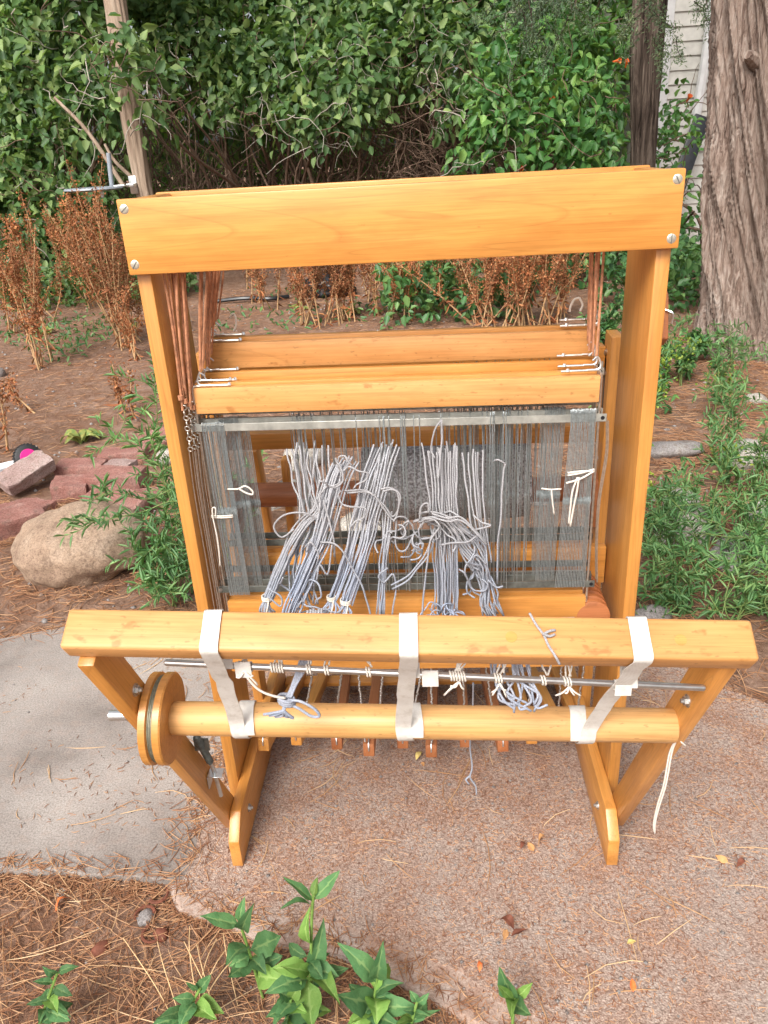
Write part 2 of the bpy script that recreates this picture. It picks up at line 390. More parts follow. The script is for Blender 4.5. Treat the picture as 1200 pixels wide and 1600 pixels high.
# ------------------------------------------------------------------ measured layout (metres)
BUNDLES=[
 (9,0.01,[(-0.124,0.03,0.719),(-0.141,0.015,0.676),(-0.166,0.0,0.656),(-0.19,-0.01,0.622),(-0.217,-0.02,0.569),(-0.237,-0.025,0.527)]),
 (13,0.016,[(-0.098,0.04,0.741),(-0.11,0.02,0.723),(-0.124,0.0,0.682),(-0.136,-0.01,0.643),(-0.154,-0.02,0.603),(-0.183,-0.03,0.544),(-0.201,-0.035,0.503)]),
 (7,0.009,[(-0.044,0.05,0.757),(-0.063,0.03,0.717),(-0.08,0.01,0.665),(-0.099,-0.01,0.601),(-0.119,-0.02,0.549),(-0.131,-0.025,0.524)]),
 (8,0.011,[(-0.028,0.05,0.762),(-0.041,0.03,0.716),(-0.057,0.01,0.664),(-0.078,-0.01,0.595),(-0.099,-0.02,0.542),(-0.108,-0.025,0.517)]),
 (15,0.02,[(0.054,0.05,0.753),(0.055,0.03,0.718),(0.056,0.01,0.661),(0.057,-0.005,0.588),(0.057,-0.012,0.533),(0.056,-0.018,0.49)]),
 (5,0.012,[(0.103,0.05,0.746),(0.103,0.03,0.711),(0.107,0.01,0.659),(0.113,0.0,0.613),(0.118,-0.01,0.578)]),
 (14,0.016,[(0.026,0.0,0.653),(0.051,-0.01,0.661),(0.075,-0.015,0.644),(0.1,-0.02,0.601),(0.117,-0.025,0.551),(0.128,-0.03,0.491)]),
 (5,0.006,[(-0.034,0.02,0.659),(-0.04,0.0,0.612),(-0.046,-0.01,0.559),(-0.054,-0.02,0.489)]),
 (12,0.024,[(-0.16,0.06,0.758),(-0.159,0.04,0.716),(-0.152,0.02,0.674),(-0.15,0.01,0.639),(-0.167,0.0,0.604),(-0.18,-0.01,0.556),(-0.175,-0.02,0.514)]),
]
STRANDS=[
 [(-0.141,0.0,0.655),(-0.161,-0.01,0.677),(-0.194,-0.01,0.675),(-0.213,-0.01,0.656),(-0.203,-0.01,0.636),(-0.183,0.0,0.645)],
 [(-0.098,0.01,0.705),(-0.062,0.0,0.708),(-0.04,0.0,0.685),(-0.027,0.0,0.662),(-0.016,0.0,0.679),(-0.015,0.0,0.703),(-0.027,0.0,0.712),(-0.041,0.0,0.71)],
 [(-0.141,-0.02,0.631),(-0.115,-0.03,0.63),(-0.094,-0.03,0.595),(-0.079,-0.035,0.562),(-0.071,-0.035,0.526),(-0.067,-0.035,0.499)],
 [(-0.132,0.0,0.694),(-0.12,-0.02,0.647),(-0.12,-0.02,0.604)],
 [(0.055,0.033,0.807),(0.054,0.03,0.771),(0.051,0.02,0.744),(0.047,0.01,0.718)],
 [(0.055,0.033,0.807),(0.043,0.035,0.789),(0.038,0.04,0.758),(0.044,0.035,0.744)],
 [(0.154,0.04,0.73),(0.15,0.035,0.713),(0.146,0.02,0.664),(0.141,0.01,0.613),(0.138,0.0,0.536)],
 [(0.135,0.05,0.729),(0.142,0.04,0.737),(0.154,0.04,0.73)],
 [(0.049,-0.02,0.653),(0.032,-0.025,0.628),(0.027,-0.03,0.591),(0.023,-0.03,0.562),(0.014,-0.035,0.497)],
 [(-0.032,-0.02,0.55),(-0.002,-0.02,0.569),(0.021,-0.02,0.598),(0.035,-0.01,0.632)],
 [(-0.036,-0.02,0.582),(-0.052,-0.02,0.568),(-0.044,-0.02,0.555),(-0.029,-0.02,0.57),(-0.026,-0.02,0.54),(-0.034,-0.02,0.491)],
 [(0.095,-0.03,0.648),(0.124,-0.03,0.656),(0.112,-0.02,0.657),(0.099,-0.01,0.666)],
 [(0.036,-0.02,0.675),(0.06,-0.03,0.671),(0.08,-0.03,0.672),(0.104,-0.035,0.648),(0.119,-0.03,0.628)],
 [(0.048,-0.03,0.625),(0.065,-0.035,0.631),(0.089,-0.035,0.632),(0.104,-0.03,0.64)],
 [(0.016,-0.01,0.66),(0.02,-0.01,0.682),(0.03,-0.01,0.687),(0.031,-0.01,0.671)],
 [(0.01,-0.01,0.616),(0.02,-0.01,0.618),(0.017,-0.01,0.606),(0.007,-0.01,0.61),(0.01,-0.01,0.62)],
 [(-0.019,0.0,0.668),(-0.023,0.0,0.623),(-0.017,0.0,0.602),(-0.005,0.0,0.604),(0.005,0.0,0.628)],
 [(-0.232,-0.03,0.54),(-0.213,-0.03,0.521),(-0.211,-0.03,0.539),(-0.23,-0.03,0.554)],
 [(-0.151,-0.03,0.567),(-0.143,-0.03,0.596),(-0.132,-0.03,0.579),(-0.12,-0.03,0.63)],
 [(-0.165,-0.02,0.615),(-0.156,-0.02,0.631),(-0.146,-0.02,0.608),(-0.154,-0.02,0.579),(-0.168,-0.02,0.568)],
 [(0.119,-0.03,0.589),(0.104,-0.03,0.606),(0.097,-0.03,0.589),(0.107,-0.03,0.58)],
 [(0.121,-0.035,0.563),(0.134,-0.035,0.55),(0.145,-0.035,0.551)],
]
BLOBS={'left': [(-3.976,7.6,2.353,0.43),(-3.527,7.5,2.423,0.35),(-3.23,7.6,2.524,0.36),(-3.792,7.4,1.945,0.39),(-3.386,7.4,2.031,0.35),(-3.058,7.3,1.898,0.28),(-4.021,7.4,1.564,0.35),(-3.575,7.3,1.595,0.31),(-3.216,7.2,1.573,0.27),(-2.876,7.1,1.661,0.24),(-4.144,7.3,1.161,0.35),(-3.755,7.2,1.203,0.31),(-3.419,7.2,1.244,0.27),(-4.088,7.1,0.749,0.34),(-3.745,7.1,0.792,0.3),(-3.405,7.1,0.836,0.27),(-3.265,7.4,1.114,0.21),(-4.117,7.1,0.379,0.3),(-3.741,7.1,0.393,0.3),(-3.382,7.2,0.521,0.27),(-4.436,7.6,1.879,0.43),(-4.579,7.4,0.998,0.42),(-4.333,7.0,0.148,0.23),(-3.207,7.4,0.745,0.21),(-4.334,7.8,2.614,0.44)],'c1': [(-2.742,8.2,2.462,0.34),(-2.358,8.3,2.509,0.39),(-1.958,8.2,2.304,0.38),(-1.579,8.4,2.42,0.35),(-1.173,8.3,2.27,0.39),(-0.771,8.4,2.373,0.39),(-0.445,8.3,2.113,0.31),(-2.304,8.1,2.084,0.34),(-1.83,8.0,1.934,0.34),(-1.426,8.0,1.969,0.34),(-1.024,7.9,1.882,0.33),(-0.693,7.9,1.921,0.33),(-1.778,7.9,1.663,0.22),(-1.429,7.8,1.639,0.26),(-1.091,7.7,1.588,0.28),(-0.797,7.7,1.601,0.25),(-0.604,7.8,1.681,0.26),(-0.967,7.6,1.377,0.14),(-2.128,6.1,1.815,0.18),(-2.278,6.1,1.731,0.19),(-2.376,6.1,1.921,0.19),(-2.201,6.2,1.59,0.15),(-2.294,6.2,2.107,0.15),(-2.091,8.1,1.688,0.19),(-2.599,8.3,2.293,0.31),(-0.58,7.7,1.445,0.14)],'c2': [(-0.159,8.2,2.426,0.38),(0.232,8.3,2.416,0.39),(0.624,8.3,2.394,0.39),(-0.038,8.0,2.118,0.34),(0.345,7.9,2.141,0.33),(-0.24,8.0,1.96,0.26),(0.083,7.9,1.878,0.22),(0.464,7.8,1.904,0.29),(0.263,7.6,1.624,0.18),(0.725,7.9,2.009,0.3),(-0.366,8.4,2.407,0.39),(0.32,7.5,1.477,0.13),(0.95,8.3,2.319,0.39)],'r': [(0.715,7.0,1.671,0.23),(1.001,7.0,1.757,0.27),(0.642,6.8,1.409,0.23),(0.916,6.7,1.441,0.26),(1.209,6.8,1.531,0.26),(0.491,6.7,1.181,0.19),(0.797,6.6,1.191,0.24),(1.107,6.6,1.226,0.24),(1.382,6.6,1.312,0.24),(1.387,6.4,1.058,0.22),(1.655,6.4,1.144,0.23),(1.721,6.4,0.99,0.19),(1.607,6.8,1.459,0.25),(1.223,7.4,1.985,0.32),(1.507,7.3,1.857,0.31),(1.853,7.2,1.622,0.27),(1.914,7.6,2.019,0.32),(1.28,6.4,0.987,0.19),(0.846,6.5,1.034,0.16),(0.486,6.6,1.335,0.14),(1.578,7.8,2.22,0.33),(1.171,8.0,2.322,0.34)],'v': [(2.322,7.0,1.325,0.13),(2.378,7.0,1.056,0.17),(2.395,6.8,1.16,0.12),(2.283,6.9,0.845,0.14),(2.325,6.0,0.571,0.13),(2.456,7.2,1.431,0.1),(2.349,6.3,0.705,0.11),(2.283,7.1,1.116,0.12),(2.173,6.9,0.768,0.1)]}
SPROUTS=[([(-0.179,-0.37,-0.019),(-0.162,-0.365,0.096),(-0.151,-0.36,0.2),(-0.144,-0.36,0.252)],[((-0.145,-0.36,0.241),(-0.174,-0.37,0.288),0.0136,0),((-0.144,-0.36,0.244),(-0.115,-0.35,0.275),0.0136,0),((-0.147,-0.36,0.233),(-0.185,-0.38,0.253),0.0118,0),((-0.144,-0.36,0.247),(-0.139,-0.34,0.266),0.0118,1),((-0.155,-0.36,0.152),(-0.157,-0.35,0.197),0.0163,1),((-0.162,-0.365,0.096),(-0.14,-0.34,0.16),0.029,0),((-0.163,-0.365,0.096),(-0.194,-0.39,0.156),0.0236,1),((-0.163,-0.365,0.084),(-0.102,-0.36,0.103),0.0272,0),((-0.166,-0.367,0.082),(-0.159,-0.42,0.063),0.0344,1),((-0.166,-0.367,0.084),(-0.212,-0.4,0.108),0.0308,0),((-0.163,-0.36,0.124),(-0.199,-0.34,0.117),0.0199,0),((-0.171,-0.37,0.045),(-0.207,-0.42,0.072),0.0308,0),((-0.163,-0.365,0.074),(-0.123,-0.41,0.107),0.0272,1)]),([(-0.255,-0.33,0.013),(-0.26,-0.33,0.088),(-0.266,-0.33,0.153)],[((-0.266,-0.33,0.153),(-0.304,-0.34,0.177),0.0163,0),((-0.265,-0.33,0.157),(-0.265,-0.31,0.189),0.0163,0),((-0.263,-0.33,0.143),(-0.246,-0.34,0.203),0.0199,0),((-0.26,-0.33,0.103),(-0.278,-0.36,0.116),0.0217,0),((-0.259,-0.33,0.096),(-0.226,-0.31,0.09),0.0254,0),((-0.257,-0.33,0.073),(-0.281,-0.36,0.087),0.0236,0),((-0.256,-0.33,0.059),(-0.223,-0.33,0.074),0.0217,0),((-0.255,-0.33,0.036),(-0.211,-0.35,0.059),0.0236,1)]),([(-0.077,-0.38,-0.006),(-0.07,-0.375,0.054),(-0.063,-0.37,0.097)],[((-0.065,-0.372,0.086),(-0.107,-0.36,0.136),0.0272,0),((-0.064,-0.37,0.09),(-0.058,-0.36,0.153),0.0236,0),((-0.064,-0.37,0.09),(-0.05,-0.34,0.068),0.0145,1),((-0.068,-0.375,0.061),(-0.026,-0.37,0.09),0.0217,0),((-0.07,-0.375,0.054),(-0.067,-0.41,0.058),0.0308,1),((-0.068,-0.374,0.067),(-0.053,-0.35,0.118),0.0199,1),((-0.071,-0.376,0.048),(-0.107,-0.4,0.092),0.0272,0),((-0.072,-0.377,0.042),(-0.018,-0.39,0.049),0.0236,0),((-0.074,-0.378,0.029),(-0.094,-0.42,0.064),0.0236,1),((-0.074,-0.378,0.021),(-0.031,-0.41,0.048),0.0254,0)]),([(0.132,-0.385,-0.002),(0.134,-0.38,0.035),(0.136,-0.38,0.064)],[((0.136,-0.38,0.061),(0.113,-0.37,0.111),0.0217,0),((0.136,-0.38,0.064),(0.159,-0.37,0.084),0.0163,1),((0.135,-0.38,0.057),(0.106,-0.4,0.129),0.0181,1),((0.134,-0.38,0.05),(0.154,-0.41,0.074),0.0254,0),((0.135,-0.38,0.057),(0.122,-0.42,0.084),0.0163,1)]),([(-0.578,-0.4,0.011),(-0.553,-0.39,0.071),(-0.529,-0.385,0.122)],[((-0.529,-0.385,0.122),(-0.548,-0.39,0.15),0.0145,0),((-0.529,-0.385,0.122),(-0.5,-0.38,0.129),0.0127,0),((-0.538,-0.386,0.102),(-0.57,-0.4,0.122),0.0163,0),((-0.54,-0.386,0.094),(-0.511,-0.4,0.087),0.0181,0),((-0.55,-0.39,0.071),(-0.586,-0.41,0.08),0.0181,0),((-0.557,-0.39,0.056),(-0.503,-0.42,0.067),0.0199,0),((-0.564,-0.39,0.041),(-0.55,-0.43,0.07),0.0199,0)]),([(-0.357,-0.39,-0.002),(-0.343,-0.38,0.043),(-0.328,-0.375,0.073)],[((-0.336,-0.38,0.058),(-0.372,-0.39,0.073),0.0217,0),((-0.333,-0.376,0.064),(-0.312,-0.36,0.087),0.0199,0),((-0.338,-0.38,0.051),(-0.348,-0.42,0.059),0.0236,0),((-0.34,-0.38,0.043),(-0.3,-0.41,0.054),0.0254,1),((-0.344,-0.38,0.036),(-0.383,-0.42,0.077),0.0217,0),((-0.33,-0.376,0.07),(-0.348,-0.38,0.102),0.0145,0)]),([(-0.208,-0.4,0.014),(-0.195,-0.395,0.039),(-0.189,-0.39,0.075)],[((-0.189,-0.39,0.075),(-0.211,-0.4,0.112),0.0236,0),((-0.189,-0.39,0.075),(-0.173,-0.38,0.104),0.0199,1),((-0.193,-0.392,0.057),(-0.221,-0.42,0.079),0.0254,0),((-0.192,-0.392,0.057),(-0.156,-0.42,0.087),0.0236,1),((-0.196,-0.395,0.039),(-0.195,-0.44,0.076),0.0236,0)]),([(-0.019,-0.4,0.013),(-0.013,-0.395,0.042),(-0.006,-0.39,0.071)],[((-0.006,-0.39,0.069),(-0.016,-0.38,0.084),0.0127,0),((-0.006,-0.39,0.069),(0.01,-0.39,0.092),0.0109,0),((-0.01,-0.392,0.052),(-0.031,-0.4,0.067),0.0127,0),((-0.01,-0.392,0.049),(0.015,-0.41,0.067),0.0127,0),((-0.013,-0.395,0.039),(-0.035,-0.42,0.063),0.0145,1),((-0.013,-0.395,0.042),(0.029,-0.4,0.072),0.0109,0)])]
WEEDS_L=[[(-0.713,1.0,0.242),(-0.824,0.95,0.247),(-0.941,0.9,0.244),(-1.034,0.88,0.263)],[(-0.714,1.05,0.262),(-0.817,1.0,0.266),(-0.907,0.95,0.312),(-0.957,0.92,0.297)],[(-0.737,0.85,0.018),(-0.775,0.85,0.128),(-0.81,0.85,0.192),(-0.821,0.85,0.234)],[(-0.711,0.85,-0.004),(-0.753,0.82,0.091),(-0.786,0.8,0.135)],[(-0.737,0.9,-0.012),(-0.74,0.9,0.142),(-0.783,0.88,0.238)],[(-0.771,1.1,0.061),(-0.807,1.15,0.243),(-0.825,1.15,0.375),(-0.832,1.15,0.5)],[(-0.809,1.2,0.129),(-0.856,1.2,0.291),(-0.923,1.2,0.382),(-1.022,1.2,0.407)],[(-0.812,1.2,0.176),(-0.823,1.2,0.356),(-0.811,1.2,0.483),(-0.799,1.2,0.605)],[(-0.796,1.3,0.318),(-0.812,1.3,0.452),(-0.818,1.3,0.559),(-0.818,1.3,0.621)],[(-0.685,0.8,0.015),(-0.705,0.78,0.082),(-0.752,0.75,0.08)],[(-0.707,0.85,0.083),(-0.736,0.85,0.19),(-0.764,0.82,0.186),(-0.8,0.8,0.156)],[(-0.732,1.0,0.089),(-0.753,1.0,0.178),(-0.772,1.0,0.244)],[(-0.792,1.3,0.272),(-0.878,1.3,0.343),(-0.952,1.3,0.413)]]
WEEDS_R=[[(0.852,0.95,-0.018),(0.843,0.95,0.132),(0.843,0.95,0.273),(0.88,0.95,0.387)],[(0.849,0.95,0.004),(0.785,0.95,0.154),(0.722,0.95,0.237),(0.692,0.95,0.278)],[(0.873,1.0,0.019),(0.921,1.0,0.083),(1.008,1.0,0.122)],[(0.727,0.8,-0.054),(0.685,0.8,0.011),(0.644,0.8,0.074)],[(0.751,0.75,-0.086),(0.733,0.75,-0.001),(0.7,0.75,0.061)],[(0.806,0.75,-0.108),(0.795,0.75,-0.023),(0.805,0.75,0.038)],[(0.876,0.75,-0.11),(0.879,0.75,-0.005),(0.896,0.75,0.056)],[(0.663,0.75,-0.083),(0.683,0.75,-0.021),(0.651,0.75,0.042)],[(1.015,1.0,-0.051),(0.98,1.0,0.059),(0.986,1.0,0.206)],[(1.172,1.7,0.045),(1.163,1.7,0.198),(1.155,1.7,0.344)],[(1.082,1.5,0.028),(1.03,1.5,0.176),(0.996,1.5,0.272)],[(1.194,1.5,0.024),(1.19,1.5,0.122),(1.198,1.5,0.217)],[(0.811,1.1,-0.01),(0.779,1.1,0.103),(0.727,1.1,0.148)],[(1.009,1.1,-0.016),(0.971,1.1,0.118),(0.943,1.1,0.184)],[(0.973,0.8,-0.103),(0.94,0.8,0.004),(0.945,0.8,0.086)],[(0.897,1.2,0.028),(0.864,1.2,0.142),(0.864,1.2,0.23)],[(0.634,0.7,-0.112),(0.619,0.7,-0.038),(0.597,0.7,0.014)]]
DOCKS=[((-2.506,3.815,0.0),(-2.469,3.763,0.783)),((-2.524,3.901,0.0),(-2.354,3.909,0.875)),((-3.305,5.04,0.0),(-3.212,5.014,0.591)),((-2.175,4.389,0.0),(-2.26,4.41,1.029)),((-2.113,4.28,0.0),(-2.118,4.305,0.988)),((-3.128,6.429,0.0),(-3.303,6.342,0.714)),((-3.054,6.081,0.0),(-2.983,5.984,0.808)),((-3.597,7.108,0.0),(-3.776,7.176,0.666)),((-2.1,4.375,0.0),(-2.031,4.327,0.824)),((-2.231,4.826,0.0),(-2.229,4.772,0.882)),((-2.098,4.58,0.0),(-2.139,4.679,0.581)),((-2.34,4.847,0.0),(-2.364,4.841,0.708)),((-3.813,6.264,0.0),(-3.775,6.332,0.514)),((-3.204,5.528,0.0),(-3.157,5.523,0.526)),((-3.659,6.93,0.0),(-3.383,6.958,0.96)),((-1.916,3.972,0.0),(-1.914,3.902,0.431)),((-1.954,2.264,0.0),(-1.932,2.291,0.301)),((-1.574,2.81,0.0),(-1.621,2.883,0.242)),((-1.481,2.69,0.0),(-1.46,2.695,0.201)),((-2.094,2.873,0.0),(-2.261,2.921,0.136)),((-1.454,6.003,0.0),(-1.456,6.037,0.274)),((-1.276,5.651,0.0),(-1.247,5.564,0.355)),((-0.922,4.906,0.0),(-0.833,4.957,0.486)),((-0.87,4.895,0.0),(-0.87,4.913,0.538)),((-0.755,4.753,0.0),(-0.729,4.713,0.511)),((-0.732,4.986,0.0),(-0.586,4.893,0.482)),((-0.618,4.841,0.0),(-0.652,4.914,0.573)),((-0.553,4.947,0.0),(-0.444,4.942,0.515)),((-0.453,5.748,0.0),(-0.379,5.792,0.362)),((-0.34,5.153,0.0),(-0.37,5.228,0.431)),((-0.278,4.887,0.0),(-0.207,4.93,0.482)),((-0.503,4.936,0.0),(-0.55,5.02,0.465)),((-1.73,6.782,0.0),(-1.726,6.761,0.247)),((0.41,4.621,0.0),(0.369,4.681,0.287)),((0.47,4.497,0.0),(0.511,4.486,0.396)),((0.537,4.483,0.0),(0.474,4.571,0.472)),((0.603,4.47,0.0),(0.648,4.545,0.466)),((0.647,4.46,0.0),(0.587,4.38,0.489)),((0.713,4.447,0.0),(0.777,4.374,0.522)),((0.778,4.433,0.0),(0.693,4.376,0.505)),((0.858,4.525,0.0),(0.963,4.618,0.528)),((0.923,4.511,0.0),(0.838,4.498,0.484)),((0.464,4.724,0.0),(0.578,4.75,0.51)),((1.006,4.606,0.0),(1.044,4.566,0.487)),((-0.082,4.844,0.0),(0.029,4.846,0.459)),((0.214,5.025,0.0),(0.173,5.002,0.433)),((1.114,21.892,0.0),(0.865,21.862,0.889)),((1.914,21.076,0.0),(2.239,21.093,0.751)),((-2.811,25.892,0.0),(-2.847,25.909,0.851)),((0.777,22.236,0.0),(0.615,22.316,0.624))]

# ------------------------------------------------------------------ the setting
def fbm(x, y, s=1.0): return noise.fractal(Vector((x*s, y*s, 3.3)), 1.0, 2.0, 4)
def gz(x, y):                                  # soil level
    return min(-.007, -.016 + .010*fbm(x, y, 1.7) + .004*fbm(x, y, 9))
def make_ground():
    a = np.linspace(-1, 1, 221); w = np.sign(a)*(np.abs(a)*4.2 + np.abs(a)**7*75)
    X = w; Y = w + 1.8
    V = []
    for y in Y:
        for x in X:
            z = gz(x, y) if abs(x) < 8 and abs(y) < 12 else -.03
            V.append((x, y, z))
    n = len(X); F = []
    for j in range(n-1):
        for i in range(n-1): F.append((j*n+i, j*n+i+1, (j+1)*n+i+1, (j+1)*n+i))
    me = np_mesh('ground', V, F, True); me.materials.append(M_['soil'])
    tag(link(bpy.data.objects.new('ground', me)), 'reddish brown soil littered with pine needles around the walk', kind='structure')
make_ground()
def slab(name, edge_pts, mat, label, top=0.0, drop=.07, jit=.006, lip=.0035):
    """a slab from an outline: densified and roughened edge, eased lip, real thickness"""
    pts = []
    m = len(edge_pts)
    for i in range(m):
        a, b = Vector(edge_pts[i]), Vector(edge_pts[(i+1) % m]); k = max(1, int((b-a).length/.03))
        if (b-a).length > 1.2: k = 24
        for j in range(k):
            p = a.lerp(b, j/k); q = (noise.noise(Vector((p.x*9, p.y*9, 1)))+.6*noise.noise(Vector((p.x*31, p.y*31, 4))))*jit
            nrm = Vector((-(b-a).y, (b-a).x)).normalized(); pts.append(p+nrm*q)
    c = sum(pts, Vector((0, 0)))/len(pts)
    n = len(pts); V = []; F = []
    def inset(p, d):
        return p+(c-p).normalized()*d
    for p in pts: q = inset(p, lip*1.6); V.append((q.x, q.y, top))
    for p in pts: V.append((p.x, p.y, top-lip))
    for p in pts: V.append((p.x, p.y, top-drop))
    F.append(tuple(range(n)))
    for r in (0, 1):
        for i in range(n): F.append((r*n+(i+1) % n, r*n+i, (r+1)*n+i, (r+1)*n+(i+1) % n))
    mb = MB(); mb.v = V; mb.f = F
    o = mb.build(name, M_[mat])
    return tag(o, label, kind='structure')
slab('pavement', [(-3.6,-.06), (-1.2,-.085), (-.79,-.098), (-.62,-.108), (-.492,-.122), (-.425,-.12), (-.425,.2), (-.425,.79), (-.85,.785), (-1.18,.665), (-2.2,.60), (-3.6,.55)],
     'concrete', 'smooth grey concrete slab left of the loom')
slab('path', [(-.4385,-.135), (-.40,-.155), (-.28,-.195), (-.13,-.215), (.0,-.27), (.14,-.355), (.34,-.46), (.62,-.62), (1.2,-.9), (2.4,-1.2), (2.6,-.5), (1.6,.05), (.80,.335), (.69,.43), (.60,.62), (.45,.70), (.1,.76), (-.437,.80)],
     'grit', 'worn gritty walk strewn with broken needles under the loom', top=.0008, jit=.016, lip=.002)
slab('kerb', [(-.46,-.13), (-.43,-.175), (-.28,-.235), (-.14,-.265), (-.02,-.32), (.12,-.405), (.30,-.54), (.60,-.72), (.66,-.62), (.34,-.43), (.13,-.30), (-.01,-.215), (-.14,-.16), (-.29,-.14), (-.40,-.115), (-.445,-.11)],
     'kerb', 'pale smooth concrete edge of the walk beside the leafy sprouts', top=-.0012, jit=.012, lip=.009)

# the house at the right, behind the trees: each clapboard is a piece
hx0, hx1, hy = 2.62, 6.2, 8.6
house = thing('house', 'white clapboard house wall behind the big juniper trunk', 'house', (hx0, hy, 0))
MB().box(hx0, hx1, hy+.035, hy+3.5, 0, 4.4).build('wall', M_['siding'], house)
MB().box(hx0-.01, hx1, hy-.01, hy+.034, -.05, .16).build('foundation', M_['foundation'], house, bevel=.004)
pitch = .135
for i in range(31):
    z = .16+i*pitch
    mb = MB().prism([(hy+.034, z), (hy-.004, z), (hy+.016, z+pitch+.012), (hy+.034, z+pitch+.012)], hx0+.115, hx1)
    mb.build('clapboard', M_['siding'], house, bevel=.002, segs=1)
MB().box(hx0-.02, hx0+.112, hy-.022, hy+.034, .15, 4.4).build('corner_trim', M_['trim'], house, bevel=.004)
mb = MB().tube([(3.10,hy-.06,2.9), (3.09,hy-.06,1.95), (3.05,hy-.07,1.35), (3.02,hy-.07,1.12)], .05, 8); mb.build('downspout', M_['trim'], house, smooth='auto')
pn = MB().box(-.085, .085, -.02, .02, 0, 1.45, M=Matrix.Translation((2.60, hy-.55, -.02)) @ Matrix.Rotation(R(19), 4, 'Y') @ Matrix.Rotation(R(-12), 4, 'X'))
tag(pn.build('leaning_board', M_['black_plastic'], bevel=.006), 'black board leaning on the white house wall', 'board')

# ------------------------------------------------------------------ foliage tools
def leaf_arrays(base, d, nrm, L, W, fold=.25, cup=.0):
    """six-vertex leaves folded on the midrib: base, two shoulders per side, tip"""
    base, d, nrm = (np.asarray(a, float) for a in (base, d, nrm)); L = np.asarray(L)[:, None]; W = np.asarray(W)[:, None]
    d = d/np.linalg.norm(d, axis=1, keepdims=True)
    s = np.cross(d, nrm); s = s/(np.linalg.norm(s, axis=1, keepdims=True)+1e-9); up = np.cross(s, d)
    tip = base+d*L-up*L*.12
    P = [base, base+d*L*.3+s*W*.5+up*W*fold, base+d*L*.68+s*W*.36+up*W*fold*.6, tip, base+d*L*.68-s*W*.36+up*W*fold*.6, base+d*L*.3-s*W*.5+up*W*fold]
    V = np.stack(P, 1).reshape(-1, 3); n = len(base); b = (np.arange(n)*6)[:, None]
    F = np.concatenate([b+np.array([[0,1,2,3]]), b+np.array([[0,3,4,5]])], 0)
    return V, F
def foliage(name, arrs, mat, parent, kind=None, label=None):
    V = []; F = []; o = 0
    for v, f in arrs: V.append(v); F.append(f+o); o += len(v)
    me = np_mesh(name, np.concatenate(V), np.concatenate(F)); me.materials.append(M_[mat])
    return tag(link(bpy.data.objects.new(name, me), None, parent), label, kind=kind)
def unit(n):
    v = rng.normal(size=(n, 3)); return v/np.linalg.norm(v, axis=1, keepdims=True)
def blob_leaves(blobs, dens, L0, W0, ysc=.8, clump=13, crad=.16, droop=.5):
    B_=[]; D_=[]; N_=[]
    for (x, y, z, r) in blobs:
        n = int(dens*r*r*4)
        nc = max(3, n//clump)
        u = unit(nc*2); u = u[u[:, 1] < .45][:nc]
        rad = r*(.5+.55*rng.random(len(u))**.6)
        c = np.array((x, y, z))+u*rad[:, None]*np.array((1.08, ysc, .92))
        idx = np.repeat(np.arange(len(u)), clump)
        p = c[idx]+rng.normal(size=(len(idx), 3))*crad*.55
        out = u[idx]*.7+rng.normal(size=p.shape)*.55; out[:, 2] -= droop
        B_.append(p); D_.append(out)
        nn = rng.normal(size=p.shape)*.45+np.array((0, -.45, .8))+u[idx]*.4; N_.append(nn)
    B_ = np.concatenate(B_); D_ = np.concatenate(D_); N_ = np.concatenate(N_)
    n = len(B_); sc = .7+.6*rng.random(n)
    return leaf_arrays(B_, D_, N_, L0*sc, W0*sc)
def wander(p, d, L, n, wob, up=0., rnd=random):
    p = Vector(p); d = Vector(d).normalized(); out = [p.copy()]
    for i in range(n):
        d = (d+Vector((rnd.gauss(0, wob), rnd.gauss(0, wob), rnd.gauss(0, wob)+up))).normalized()
        p = p+d*(L/n); out.append(p.copy())
    return out
def taper(n, a, b): return [a+(b-a)*i/(n-1) for i in range(n)]
def branches(name, mat, parent, specs, kind=None):
    mb = MB()
    for pts, r0, r1, k in specs: mb.tube(pts, taper(len(pts), r0, r1), k, cap=False)
    me = bpy.data.meshes.new(name); me.from_pydata(mb.v, [], mb.f)
    me.polygons.foreach_set('use_smooth', np.ones(len(me.polygons), dtype=bool)); me.materials.append(M_[mat])
    return tag(link(bpy.data.objects.new(name, me), None, parent), kind=kind)

